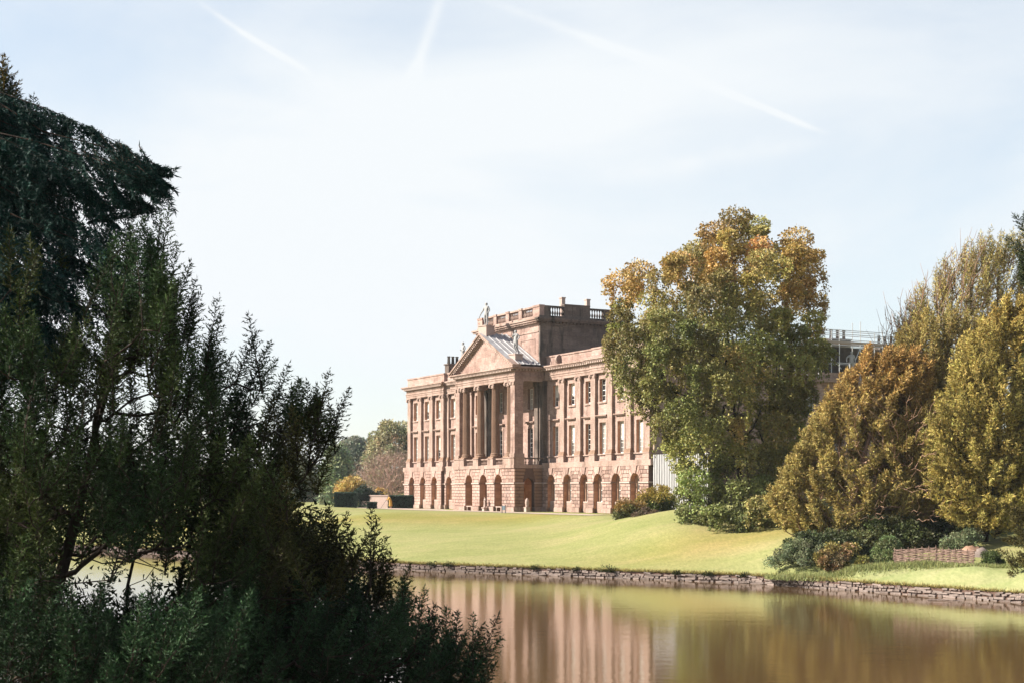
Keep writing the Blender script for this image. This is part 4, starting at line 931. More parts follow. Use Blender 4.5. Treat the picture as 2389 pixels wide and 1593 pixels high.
def limb_mesh(name, sk, mat, parent, n=6, taper=True, name2='trunk'):
    nodes, par, kids, rad = sk; m = MB(); done = set(); stack = [(0, None)]
    while stack:
        i, pr = stack.pop(); line = [i] if pr is None else [pr, i]
        while kids[line[-1]]:
            ks = sorted(kids[line[-1]], key=lambda q: -rad[q]); 
            for q in ks[1:]: stack.append((q, line[-1]))
            line.append(ks[0])
        if len(line) > 1:
            rr = [rad[q] for q in line]; 
            if pr is not None: rr[0] = rad[line[1]]
            rr[-1] *= .5; mx_ = max(rr); m.tube([nodes[q] for q in line], rr, n if mx_ > .08 else 4)
    return m.build(name2, mat, parent, True)
def prof_at(profile, py):
    ys_ = [p[0] for p in profile]; return np.interp(py, ys_, [p[1] for p in profile]), np.interp(py, ys_, [p[2] for p in profile])
def crown_points(profile, Y, n, depthk=.9, inner=.25, shrink=0.0, maxd=9, edge=.28, holes=(), sep=0):
    """clump centres in the volume whose outline is given, most of them near its surface"""
    ys_ = np.array([p[0] for p in profile], float); wts = []
    fine = np.linspace(ys_[0], ys_[-1], 200); l, r = prof_at(profile, fine); wts = (r-l); wts = wts/wts.sum()
    out_ = []
    for _ in range(n):
        py = rng.choice(fine, p=wts); l, r = prof_at(profile, py); a = rng.uniform(0, 2*math.pi)
        q = math.sqrt(rng.uniform(inner, 1)) if rng.random() < .75 else rng.uniform(.1, .8)
        if rng.random() < edge: a = rng.normal(0, .35)+(math.pi if rng.random() < .5 else 0); q = rng.uniform(.9, 1)
        rx = (r-l)/2-shrink*F/Y; rx = max(rx, 5); cx_ = (l+r)/2+q*rx*math.cos(a)
        if any(math.hypot(cx_-h[0], py-h[1]) < h[2] for h in holes): continue
        ry = min((r-l)/2*Y/F*depthk, maxd)
        p = at(cx_, py, Y); p[1] = Y+q*ry*math.sin(a)
        if sep and any((p[0]-o_[0][0])**2+(p[1]-o_[0][1])**2+(p[2]-o_[0][2])**2 < sep*sep for o_ in out_): continue
        out_.append((p, a, q, py))
    return out_
def vary(base, n, s=.18):
    j = rng.normal(1, s, size=(n, 1))*rng.normal(1, .06, size=(n, 3)); return np.clip(np.array(base)*np.clip(j, .4, 1.8), .004, 1)
def clump_leaves(c, rad, n, droop=.5, hang=1.0, shell=.35):
    """leaf bases and directions of one hanging clump, denser on its outer skin"""
    d = rnd_dir(n); d[:, 2] = np.abs(d[:, 2])*np.where(rng.random(n) < .62, 1, -1)
    q = rng.uniform(shell, 1, n)**.6; q = q*(1+.22*np.sin(d[:, 0]*7+c[0])*np.sin(d[:, 1]*6+d[:, 2]*5+c[2])); P = c+d*q[:, None]*rad*np.array([1, 1, .72])
    if hang > 1.5:                                    # weeping habit: a domed top with strands of leaves hanging from its rim
        k = n//2; ns = 10; a_ = rng.uniform(0, 2*math.pi, ns); st = c+np.stack([np.cos(a_)*rad*rng.uniform(.35, 1.0, ns), np.sin(a_)*rad*rng.uniform(.35, 1.0, ns), rng.uniform(-.2, .35, ns)*rad], -1)
        L3 = rng.uniform(.8, 2.3, ns)*rad; w_ = rng.integers(0, ns, k); t_ = rng.random(k)
        P[:k] = st[w_]+np.stack([rng.normal(0, .13, k), rng.normal(0, .13, k), -t_*L3[w_]], -1)*np.array([rad, rad, 1]); P[k:, 2] = c[2]+np.abs(P[k:, 2]-c[2])*rng.choice([1, 1, -.35], n-k)
        return P, d+np.array([0, 0, -droop])+rng.normal(size=(n, 3))*.45
    low = rng.random(n) < hang*.5; P[low, 2] -= rng.uniform(0, 1.5, low.sum())*rad*hang
    D = d+np.array([0, 0, -droop])+rng.normal(size=(n, 3))*.45; return P, D

# ---- weeping beech beside the house
def broadleaf(name, label, cat, profile, Y, base, ncl, rad, leaves, ll, cols, bark=M_bark, group=None, droop=.7, hang=1.0, depthk=.85, mat=M_leaf, seed=1, trunk_r=.02, maxd=9, top=.55, trunkname='trunk', jitter=.3, inner=.35, aspect=.7, shrink=None, holes=(), sep=0, shell=.35):
    global rng; rng = np.random.default_rng(seed)
    root = empty(name, tuple(base), label=label, cat=cat, group=group); b_ = np.array(base, float)
    cl = crown_points(profile, Y, ncl, depthk, inner, rad*.75 if shrink is None else shrink, maxd, holes=holes, sep=sep)
    ztop = at(0, profile[0][0], Y)[2]; zc = b_[2]+(ztop-b_[2])*top; mid = np.mean([c[0] for c in cl], 0)
    tr = [b_, b_*.7+np.array([mid[0], mid[1], b_[2]])*.3+np.array([0, 0, (zc-b_[2])*.35]), np.array([b_[0]*.4+mid[0]*.6, b_[1]*.5+mid[1]*.5, b_[2]+(zc-b_[2])*.75]), np.array([mid[0], mid[1], zc])]
    tr = [tr[0]-np.array([0, 0, .3])]+[tr[0]*(1-f)+tr[1]*f for f in (.5, 1)]+[tr[1]*.5+tr[2]*.5, tr[2], tr[3]]
    sk = skeleton(b_, tr, [c[0]-np.array([0, 0, rad*.1]) for c in cl], r_tip=trunk_r)
    sk = ([p-b_ for p in sk[0]],)+sk[1:]; limb_mesh(trunkname, sk, bark, root, name2=trunkname)
    Ps, Ds, Cs = [], [], []
    for c, a, q, py in cl:
        r_ = rad*rng.uniform(.6, 1.3); n = int(leaves*rng.uniform(.6, 1.3)*(.35+.65*q)); P, D = clump_leaves(c, r_, n, droop, hang, shell)
        base_c = cols(c, py, q); cc = vary(base_c, 1, jitter*.5)[0]; Ps.append(P-b_); Ds.append(D); Cs.append(vary(cc, n, jitter*.6))
    P, D, C_ = map(np.concatenate, (Ps, Ds, Cs))
    foliage('crown', P, D, rng.uniform(.6, 1.3, len(P))*ll, rng.uniform(.6, 1.2, len(P))*ll*aspect, C_, mat, root)
    return root
bp = [(510, 1690, 1780), (535, 1650, 1800), (560, 1610, 1885), (600, 1560, 1925), (625, 1470, 1930), (645, 1420, 1930), (700, 1425, 1925), (790, 1405, 1942), (840, 1425, 1938), (890, 1445, 1925), (940, 1480, 1895), (1000, 1510, 1880), (1060, 1545, 1880), (1090, 1565, 1880), (1130, 1580, 1880), (1180, 1575, 1870), (1222, 1575, 1850)]
def beech_col(c, py, q):
    x = CX+c[0]/c[1]*F; k = max(np.exp(-((py-625-(1600-x)*.1)/55)**2)*(x < 1790)*.9, np.exp(-((x-1870)/60)**2-((py-640)/100)**2), .35*(py < 590)); k = min(1, k*rng.uniform(.5, 1.15)+.2*(rng.random() < .05))
    g = np.array([.38, .37, .11])*rng.uniform(.7, 1.2)
    if py > 1050: g = np.array([.30, .31, .105])*rng.uniform(.7, 1.2)
    return g*(1-k)+np.array([.84, .52, .18])*k
beech = broadleaf('weeping_beech', 'huge green weeping tree with rusty orange top hiding the right end of the house', 'tree', bp, 106, (17.3, 106, gzs(17.3, 106)), 1200, 1.0, 1250, .20, beech_col, seed=5, sep=1.68, shell=.6, shrink=.75, hang=2.0, depthk=.85, trunk_r=.024, maxd=7.5, inner=.45, jitter=.35, holes=((1483, 735, 34), (1500, 690, 26), (1560, 735, 22), (1450, 690, 16), (1650, 700, 20), (1600, 660, 16), (1880, 690, 22), (1865, 620, 14)))

# ---- conifer style sprays: a plume is an axis with side twigs closely set with blades
def plume(L_, W_, ntw, per, bl, bw, rise=.75, seed=0, curl=.12):
    r_ = np.random.default_rng(seed); P, D, G_ = [], [], []
    tw = []
    for i in range(ntw):
        f = (i+.5)/ntw; a = i*2.39996+r_.normal()*.25; ln = W_*(1-f)**.75*(.25+.75*min(1, f*6))*r_.uniform(.75, 1.15)+bl*.6
        d = np.array([math.cos(a), math.sin(a), rise*r_.uniform(.7, 1.3)]); d /= np.linalg.norm(d); b_ = np.array([0, 0, f*L_*.94])
        tw.append((b_, b_+d*ln)); m = max(4, int(per*ln/W_))
        t = (np.arange(m)+r_.random(m))/m; Q = b_+np.outer(t*ln, d)+r_.normal(size=(m, 3))*bl*.12
        Q[:, 2] += curl*(t**2)*ln; dd = d*.9+r_.normal(size=(m, 3))*.55+np.array([0, 0, .15]); P.append(Q); D.append(dd); G_.append(.75+.5*t)
    m = int(per*.5); t = r_.uniform(.75, 1, m); P.append(np.stack([r_.normal(size=m)*.01, r_.normal(size=m)*.01, t*L_], -1)); D.append(r_.normal(size=(m, 3))*.4+[0, 0, 1]); G_.append(np.full(m, 1.2))
    P, D, G_ = np.concatenate(P), unit(np.concatenate(D)), np.concatenate(G_)
    return P, D, G_, tw
def frame_of(d):
    d = d/np.linalg.norm(d); a = np.cross(d, [0.3, 1, 0.1]); a /= np.linalg.norm(a); b_ = np.cross(d, a); return np.stack([a, b_, d], 0)
def plumes(name, root_o, origin, items, variants, bl, bw, mat, twigmat=M_bark, flat=1.0, twigs=True, quad=False):
    """items: (base, direction, scale, colour)"""
    Ps, Ds, Cs, tv, tf = [], [], [], [], []; nb = 0
    for base, d, sc, col in items:
        P, D, G_, tw = variants[rng.integers(len(variants))]; M_ = frame_of(np.asarray(d, float)); th = rng.uniform(0, 6.28); c, s_ = math.cos(th), math.sin(th)
        Rz = np.array([[c, -s_, 0], [s_, c, 0], [0, 0, 1]]); A = Rz@M_
        if flat != 1.0: A = A  
        Ps.append((P*sc)@A+base-origin); Ds.append(D@A); Cs.append(vary(col, len(P), .22)*G_[:, None])
        if twigs:
            for a, b_ in tw[::2]:
                q = np.array([a, b_])*sc@A+base-origin; e = unit(np.cross(q[1]-q[0], [0.2, 1, 0.1]))*.006*sc
                tv += [q[0]-e, q[0]+e, q[1]]; tf.append((nb, nb+1, nb+2)); nb += 3
            q = np.array([[0, 0, 0], [0, 0, P[:, 2].max()*.95]])*sc@A+base-origin; e = unit(np.cross(q[1]-q[0], [0.2, 1, 0.1]))*.014*sc
            tv += [q[0]-e, q[0]+e, q[1]]; tf.append((nb, nb+1, nb+2)); nb += 3
    P, D, C_ = map(np.concatenate, (Ps, Ds, Cs)); n = len(P)
    foliage(name, P, D, rng.uniform(.7, 1.3, n)*bl, np.full(n, bw), C_, mat, root_o, quad=quad)
    if twigs: link('twigs', npmesh('twigs', np.array(tv), np.array(tf), 3, twigmat), root_o)

# ---- foreground yew
rng = np.random.default_rng(11)
bnd = np.array([(300, 520), (440, 330), (462, 377), (560, 425), (640, 462), (700, 495), (780, 535), (830, 600), (860, 690), (880, 770), (900, 812), (960, 795), (1010, 770), (1080, 765), (1130, 770), (1185, 850), (1240, 905), (1300, 945), (1350, 985), (1400, 1040), (1430, 1110), (1450, 1150), (1500, 1170), (1600, 1185), (1900, 1250)], float)
bnd[0] = (400, 250)
def rbound(py): return np.interp(py, bnd[:, 0], bnd[:, 1])
yew_root = np.array([-7.6, 21.5, bankz(21.5)-.1])
variants = [plume(1.0, .25, 52, 15, .045, .014, rise=.55, curl=.0, seed=s_) for s_ in range(8)]
def yew_col(px, py):
    n_ = .5+.5*math.sin(px*.012+1)*math.sin(py*.011+2)
    c = np.array([.030, .062, .023])*(1-n_)+np.array([.056, .070, .018])*n_
    if px > 640 and 900 < py < 1330: c = c*.5+np.array([.085, .055, .016])*.5*rng.uniform(.4, 1.5)
    if py > 1330: c = np.array([.034, .068, .028])
    return c*rng.uniform(.5, 1.7)
items = []; tg = []
tips = [(377, 462, 1.5, 4), (396, 470, 1.1, 10), (418, 549, 1.4, 12), (448, 600, 1.0, 18), (459, 640, 1.0, 14), (470, 668, 1.2, 12), (340, 560, 1.2, -4), (512, 676, 1.5, 10), (520, 720, 1.1, 14), (576, 717, 1.4, -12), (600, 770, .9, 24), (635, 790, .9, 25), (650, 830, .9, 30), (678, 840, 1.0, 22), (700, 870, .8, 12), (715, 880, .9, -3),
        (770, 852, 1.2, 10), (740, 900, .9, 5), (821, 888, 1.3, 22), (806, 930, 1.0, 30), (790, 985, 1.0, 32), (775, 1040, .8, 20), (867, 1167, 1.3, 0), (804, 1181, 1.1, -6), (881, 1192, 1.2, 6), (906, 1240, 1.1, 18), (926, 1291, 1.0, 24), (912, 1275, .9, 10), (960, 1300, 1.1, 14), (945, 1330, .9, 4), (994, 1359, 1.0, 10), (1019, 1398, 1.0, 18), (1042, 1404, .9, 2), (1067, 1413, .9, 2), (1104, 1421, 1.0, 0), (1130, 1450, .9, 20), (1169, 1418, 1.2, 22), (1180, 1475, 1.0, 38), (1163, 1537, .9, 30), (1188, 1585, 1.1, 40), (1140, 1500, 1.0, 10)]
Yy = lambda px, py: 22.0-1.5*(py > 1330)+(px-400)*.0015
for px, py, ln, ang in tips:
    Y = Yy(px, py)+rng.uniform(-.6, .6); tip = at(px, py, Y); a = R(ang); d = np.array([math.sin(a), rng.uniform(-.25, .25), math.cos(a)]); d /= np.linalg.norm(d)
    items.append((tip-d*ln*1.03, d, ln, yew_col(px, py))); tg.append(tip-d*ln*1.0)
k = 0
while k < 1250:
    py = rng.uniform(480, 1700); px = rng.uniform(-120, 1200); lim = rbound(py)
    if px > lim-30: continue
    if px < 250 and py < 700 and rng.random() < .8: continue
    py_ = py; py = py+55
    gap = 1.4*math.exp(-((px-290)/170)**2-((py-1318)/85)**2)+.75*math.exp(-((px-230)/210)**2-((py-905)/95)**2)+.55*math.exp(-((px-590)/45)**2-((py-900)/110)**2)+1.3*math.exp(-((px-50)/110)**2-((py-1600)/75)**2)+1.2*math.exp(-((px-880)/150)**2-((py-1600)/60)**2)+.5*math.exp(-((px-600)/90)**2-((py-1590)/50)**2)+1.0*math.exp(-((px-870)/60)**2-((py-1400)/60)**2)+.6*math.exp(-((px-650)/90)**2-((py-1330)/30)**2)
    py = py_
    if rng.random() < gap*1.4: continue
    ln = rng.uniform(.7, 1.25); Y = Yy(px, py)+rng.uniform(-2.6, 3.6)*(1 if px < 700 else .4)
    a = R(rng.normal(8+max(0, py-1100)*.035, 17)+max(0, (px-lim+200))*.06)*(.6 if px < 500 else 1); d = np.array([math.sin(a), rng.uniform(-.5, .4), math.cos(a)]); d /= np.linalg.norm(d)
    tip = at(px, py, Y)
    items.append((tip-d*ln*1.03, d, ln, yew_col(px, py))); tg.append(tip-d*ln); k += 1
yew = empty('yew_tree', tuple(yew_root), label='dark many stemmed evergreen in the left foreground reaching down over the water', cat='tree')
tr = [yew_root, yew_root+[.1, 0, .7], yew_root+[.2, .1, 1.4], yew_root+[.4, .1, 2.3], yew_root+[.7, 0, 3.4], yew_root+[1.0, .1, 4.6], yew_root+[1.3, 0, 5.8], yew_root+[1.6, .1, 7.0]]
sk = skeleton(yew_root, tr, tg, r_tip=.010, expo=.47, jit=.10, sag=.35, lean=.9); sk = ([p-yew_root for p in sk[0]],)+sk[1:]
limb_mesh('trunk', sk, M_bark, yew, name2='trunk')
plumes('crown', yew, yew_root, items, variants, .058, .021, M_needle)
n = 0; P_ = []
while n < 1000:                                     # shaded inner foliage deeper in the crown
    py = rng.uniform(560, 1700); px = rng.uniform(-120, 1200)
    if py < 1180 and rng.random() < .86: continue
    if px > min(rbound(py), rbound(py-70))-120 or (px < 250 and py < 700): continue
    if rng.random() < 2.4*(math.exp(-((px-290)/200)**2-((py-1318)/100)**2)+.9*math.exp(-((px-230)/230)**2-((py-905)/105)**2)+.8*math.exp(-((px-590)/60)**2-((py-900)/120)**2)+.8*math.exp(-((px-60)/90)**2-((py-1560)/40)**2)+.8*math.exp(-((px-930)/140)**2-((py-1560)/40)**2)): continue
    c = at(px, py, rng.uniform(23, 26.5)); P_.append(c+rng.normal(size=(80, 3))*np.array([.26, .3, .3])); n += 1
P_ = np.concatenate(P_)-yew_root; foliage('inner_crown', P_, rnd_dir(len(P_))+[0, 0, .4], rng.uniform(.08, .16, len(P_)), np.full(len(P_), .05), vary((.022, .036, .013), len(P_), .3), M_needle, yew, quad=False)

# ---- drooping cedar at the upper left, reaching out over the yew
rng = np.random.default_rng(23)
ced_root = np.array([-13.5, 24.0, bankz(24)-.1]); cedar = empty('cedar_tree', tuple(ced_root), label='tall blue green conifer at the left edge with long drooping boughs against the sky', cat='tree')
ztop = 19.5; trunkpts = [ced_root+[0, 0, z_] for z_ in np.linspace(0, ztop, 12)]; trunkpts = [p+[math.sin(i*.7)*.1, 0, 0] for i, p in enumerate(trunkpts)]
m = MB(); m.tube([p-ced_root for p in trunkpts], list(np.linspace(.55, .05, 12)), 10)
ends = [(372, 396, 22.0, 1), (355, 430, 21.4, 1), (372, 428, 22.6, 1), (335, 475, 22, .8), (300, 345, 22.5, 1), (215, 300, 22.5, 1), (150, 290, 23, 1), (255, 480, 21.5, 1), (245, 560, 22, 1), (270, 640, 21.5, .9), (230, 720, 22, .9), (200, 650, 21, 1), (185, 800, 22, .8), (120, 760, 21, 1), (80, 880, 22, .8), (40, 350, 21.5, 1), (90, 430, 21.5, 1), (60, 560, 21, 1), (150, 560, 21.3, 1), (20, 700, 21.5, 1), (130, 640, 20.8, 1), (170, 400, 21.6, 1), (10, 480, 21, 1), (240, 390, 23, 1), (60, 270, 22.5, .7), (110, 330, 22.5, .7), (-60, 300, 22, 1), (-150, 420, 21.5, 1), (-80, 600, 21, 1), (-200, 700, 21, 1), (-120, 850, 21, 1), (0, 860, 21, 1)]
ends += [(268, 520, 21.6, 1), (278, 600, 21.8, 1), (255, 665, 21.6, 1), (245, 585, 21.2, 1), (225, 540, 21.3, 1), (262, 450, 21.4, 1)]
for _ in range(60): ends.append((rng.uniform(-40, 235), rng.uniform(300, 860), rng.uniform(20.5, 25), rng.uniform(.7, 1)))
LP, LD, LC = [], [], []
def ced_bough(a, e, amp, m, dens=1.0):
    ln = np.linalg.norm(e-a); q = []
    for i in range(9):
        f = i/8; q.append(a*(1-f)+e*f+np.array([0, 0, math.sin(f*math.pi)*ln*.10*amp]))
    q = [p+rng.normal(size=3)*.04*ln*.3*math.sin(i/8*math.pi) for i, p in enumerate(q)]; m.tube([p-ced_root for p in q], list(np.linspace(.0035*ln+.006, .004, 9)), 5)
    ns = int(ln*13*dens)
    for _ in range(ns):
        f = 1-rng.random()**1.4*.85; k_ = min(7, int(f*8)); b_ = q[k_]*(1-(f*8-k_))+q[min(8, k_+1)]*(f*8-k_); ax = unit(q[8]-q[5]); side = np.cross(ax, [0, 0, 1.0])
        L2 = rng.uniform(.25, .8)*(1.25-.75*f)*1.2; s_ = rng.choice([-1, 1]); d = ax*rng.uniform(.4, 1)+side*s_*rng.uniform(.2, .9)+np.array([0, 0, -rng.uniform(.3, 1.1)]); d /= np.linalg.norm(d)
        n = int(L2*88); t = rng.random(n); P = b_+np.outer(t*L2, d)+np.outer((t*L2)**2, [0, 0, -.45]); P += rng.normal(size=(n, 3))*.014
        LP.append(P); LD.append(d*.7+rng.normal(size=(n, 3))*.6); LC.append(vary(np.array([.017, .050, .040])*rng.uniform(.6, 1.5), n, .2))
for px, py, Y, dx, dz in ((382, 396, 22.0, .95, -.25), (388, 432, 22.6, .95, -.4), (376, 452, 22.6, .95, -.3), (345, 492, 22.0, .98, .0), (372, 430, 21.4, .8, -.6), (380, 408, 22.2, .95, -.3), (345, 480, 22, .8, -.3), (350, 455, 21.8, .7, -.8), (318, 440, 21.8, .5, -.9), (290, 470, 21.8, .6, -.8)):
    e = at(px, py, Y)
    for q_ in range(9):
        d = unit(np.array([dx+rng.normal()*.16, rng.normal()*.3, dz+rng.normal()*.2])); L2 = rng.uniform(.5, 1.1); b0_ = e-d*L2*rng.uniform(.75, 1.0); n = int(L2*120); t = rng.random(n)
        LP.append(b0_+np.outer(t*L2, d)+rng.normal(size=(n, 3))*.010); LD.append(d*.8+rng.normal(size=(n, 3))*.5); LC.append(vary(np.array([.017, .050, .040]), n, .2)); m.tube([b0_-ced_root, b0_+d*L2*.9-ced_root], [.008, .003], 3)
for px, py, Y, sc in ends:
    e = at(px, py, Y); zt = min(e[2]+max(1.0, (e[0]+13.5)*.10), ced_root[2]+ztop-.5); a = np.array([ced_root[0]+.1, ced_root[1], zt]); ced_bough(a, e, 1.0, m, 1.0 if px > -30 else .5)
for k in range(50):                                # the rest of the crown, left of the frame
    z_ = rng.uniform(3, 18.5); a_ = rng.uniform(1.8, 4.5); rr = rng.uniform(2, 6.0)*(1-.6*(z_/19)); a = ced_root+[0, 0, z_]; e = a+[rr*math.cos(a_), rr*math.sin(a_)*.8, -rr*.2]
    ced_bough(a, e, 1, m, .5)
m.build('trunk', M_bark, cedar, True)
P, D, C_ = map(np.concatenate, (LP, LD, LC)); n = len(P); foliage('crown', P-ced_root, D, rng.uniform(.7, 1.3, n)*.085, np.full(n, .024), C_, M_needle, cedar, quad=False)
# spire of another evergreen just above the cedar boughs
rng = np.random.default_rng(31)
sp_root = np.array([-10.3, 27.0, bankz(27)-.1]); spire = empty('spire_tree', tuple(sp_root), label='narrow pointed evergreen spire with yellowed tip above the drooping boughs at the left edge', cat='tree')
its, tg = [], []
for px, py, ln, ang in ((10, 122, 1.1, 0), (14, 150, .9, 8), (2, 160, 1.0, -8), (30, 175, .9, 14), (40, 200, .9, 10), (60, 235, .9, 8), (70, 250, .9, -5), (16, 230, 1.2, 3), (48, 250, 1.1, 0), (4, 200, 1.3, -6), (22, 210, 1.2, 10), (78, 220, 1.0, 4), (60, 262, 1.0, -4), (90, 280, .9, 14), (35, 270, 1.2, 6), (-10, 270, 1.2, -5), (-40, 220, 1.2, -5), (-60, 300, 1.2, -5), (10, 320, 1.2, 0), (50, 330, 1.2, 0), (100, 340, 1.1, 8), (-30, 380, 1.2, 0), (40, 420, 1.2, 0), (90, 420, 1.2, 0)):
    tip = at(px, py, 27); a = R(ang); d = np.array([math.sin(a), rng.uniform(-.1, .1), math.cos(a)]); d /= np.linalg.norm(d); its.append((tip-d*ln, d, ln, np.array([.12, .085, .02]) if py < 150 else np.array([.03, .045, .02])*rng.uniform(.8, 1.4))); tg.append(tip-d*ln)
tr = [sp_root+[.05*i, 0, i*1.1] for i in range(11)]; sk = skeleton(sp_root, tr, tg, r_tip=.015); sk = ([p-sp_root for p in sk[0]],)+sk[1:]; limb_mesh('trunk', sk, M_bark, spire)
plumes('crown', spire, sp_root, its, [plume(1.0, .42, 40, 34, .05, .014, rise=.5, curl=.1, seed=s_) for s_ in (91, 92, 93)], .066, .022, M_needle)

# ---- evergreens at the right: orange yew, half bare tree, golden yew
def spray_tree(name, label, profile, Y, base, n, ln, cols, seed, bl=.20, bw=.055, outward=.7, rise=.9, W_=.34, depthk=.8, per=20, ntw=26, r_tip=.02, sag=0.0, maxd=7, bark=M_bark2, top=.6, inner=.4, group=None, minup=0.0, twigs=True, cat='tree', wf=1.0):
    global rng; rng = np.random.default_rng(seed); b_ = np.array(base, float)
    root = empty(name, tuple(b_), label=label, cat=cat, group=group)
    cl = crown_points(profile, Y, n, depthk, inner, ln*.2, maxd); var = [plume(1.0, W_, ntw, per, .08, .02, seed=seed*10+s_) for s_ in range(5)]
    mid = np.mean([c[0] for c in cl], 0); ztop = at(0, profile[0][0], Y)[2]; zc = b_[2]+(ztop-b_[2])*top
    tr = [b_-[0, 0, .3], b_+[0, 0, .6]]+[b_*(1-f)+np.array([mid[0], mid[1], zc])*f for f in (.25, .4, .55, .7, .85, 1)]
    its, tg = [], []
    for c, a, q, py in cl:
        o_ = c-np.array([b_[0]*.5+mid[0]*.5, mid[1], b_[2]+(c[2]-b_[2])*.55]); o_ = o_/max(np.linalg.norm(o_), .1); d = o_*outward+np.array([0, 0, rise])+rng.normal(size=3)*.3; d /= np.linalg.norm(d)
        L_ = ln*rng.uniform(.7, 1.3); its.append((c-d*L_*.5, d, L_, cols(c, py, q)*rng.uniform(.75, 1.3))); tg.append(c-d*L_*.45)
    sk = skeleton(b_, tr, tg, r_tip=r_tip, sag=sag); sk = ([p-b_ for p in sk[0]],)+sk[1:]; limb_mesh('trunk', sk, bark, root)
    plumes('crown', root, b_, its, var, bl, bw, M_needle, bark, twigs=twigs); return root
def c_or(c, py, q):
    k = np.clip((1010-py)/150, 0, 1); return np.array([.53, .42, .14])*(1-k)+np.array([.56, .35, .12])*k
base = at(1960, 1270, 94); base[2] = gzs(base[0], base[1])
spray_tree('yew_tree', 'rusty orange tinged yew sloping up beside the big weeping tree', [(830, 2010, 2150), (870, 1965, 2180), (930, 1925, 2190), (1000, 1885, 2200), (1060, 1850, 2210), (1120, 1812, 2220), (1180, 1785, 2220), (1215, 1800, 2210), (1260, 1900, 2190)], 96, base, 800, 1.6, c_or, 41, bl=.20, bw=.065, rise=.85, W_=.26, depthk=.55, maxd=4.5)
def c_half(c, py, q):
    return np.array([.50, .41, .14])*rng.uniform(.6, 1.3)
base = at(2200, 1200, 104); base[2] = gzs(base[0], base[1])
spray_tree('half_bare_tree', 'tall thin leaved tree with bare pale twigs fanning up to the left', [(565, 2290, 2430), (600, 2235, 2430), (650, 2175, 2430), (710, 2120, 2430), (770, 2085, 2430), (850, 2060, 2430), (930, 2050, 2430), (1150, 2060, 2400)], 104, base, 760, 2.4, c_half, 43, bl=.19, bw=.045, rise=1.1, outward=1.1, W_=.15, depthk=.5, r_tip=.028, ntw=20, per=14, maxd=5)
base2 = at(2150, 1230, 99); base2[2] = gzs(base2[0], base2[1])
spray_tree('brown_yew_tree', 'brown twiggy evergreen filling the space between the orange yew and the golden yew', [(750, 2130, 2290), (810, 2085, 2330), (880, 2060, 2340), (980, 2050, 2320), (1080, 2050, 2300), (1210, 2060, 2290)], 98, base2, 460, 2.2, lambda c, py, q: np.array([.48, .38, .13])*rng.uniform(.6, 1.3), 45, bl=.20, bw=.05, rise=.8, outward=1.1, W_=.17, depthk=.5, maxd=4)
# bare twigs fanning from its crown
rng = np.random.default_rng(44); ht = np.array([base[0], base[1], base[2]])
bt = empty('bare_tree', tuple(ht+[-1.5, 1.0, 0]), label='leafless twiggy tree fanning thin branches into the sky left of the golden yew', cat='tree')
tg = []
for k in range(420):
    f = rng.random(); px = 2055+f*245+rng.normal()*14; py = 755-f*200+rng.normal()*24+rng.uniform(0, 160)*(rng.random() < .5); tg.append(at(px, py, 103+rng.normal()*1.5))
for k in range(260): tg.append(at(rng.uniform(1950, 2260), rng.uniform(920, 1215), 91.5+rng.normal()))
b0 = ht+np.array([-1.5, 1.0, 0]); sk = skeleton(b0, [b0, b0+[0, 0, 2], b0+[.1, 0, 4], b0+[.2, 0, 6], b0+[.3, 0, 7.5]], tg, r_tip=.016, expo=.40, jit=.025, lean=2.4); sk = ([p-b0 for p in sk[0]],)+sk[1:]; limb_mesh('trunk', sk, M_bark2, bt)
def c_gold(c, py, q):
    x = CX+c[0]/c[1]*F; k = rng.random()*.5+.5*np.clip((900-py)/200, 0, 1); return (np.array([.52, .44, .13])*(1-k)+np.array([.70, .50, .15])*k)*rng.uniform(.7, 1.2)
base = at(2297, 1262, 92); base[2] = gzs(base[0], base[1])
spray_tree('golden_yew_tree', 'broad golden green yew at the right edge with a dark trunk above a rock', [(680, 2370, 2440), (740, 2310, 2450), (810, 2245, 2460), (880, 2210, 2460), (960, 2175, 2460), (1040, 2160, 2460), (1120, 2165, 2460), (1180, 2190, 2460), (1225, 2230, 2450)], 91, base, 620, 2.0, c_gold, 47, bl=.19, bw=.055, rise=-.02, outward=1.2, W_=.20, depthk=.55, maxd=5, bark=M_bark)
# dark boughs at the extreme right top
base = np.array([33.0, 86.0, 0]); base[2] = gzs(33, 86)
spray_tree('dark_conifer', 'dark green conifer poking in at the top right edge of the trees', [(500, 2385, 2460), (560, 2350, 2520), (640, 2370, 2560), (760, 2390, 2600), (900, 2390, 2600), (1100, 2390, 2600)], 86, base, 130, 1.5, lambda c, py, q: np.array([.05, .065, .022]), 53, bl=.17, bw=.05, rise=.0, outward=1.2, W_=.3, bark=M_bark, maxd=4)
# low yew bough over the lawn at the right edge
base = np.array([30.2, 80.0, 0]); base[2] = gzs(30.2, 80)
spray_tree('low_yew', 'low spreading yew hanging over the grass at the right edge', [(1170, 2370, 2460), (1230, 2350, 2500), (1290, 2340, 2500), (1330, 2310, 2500), (1345, 2330, 2460)], 79, base, 60, 1.2, lambda c, py, q: np.array([.12, .10, .03]), 57, bl=.14, bw=.045, rise=.1, outward=1.1, bark=M_bark, maxd=2, cat='shrub', top=.5)

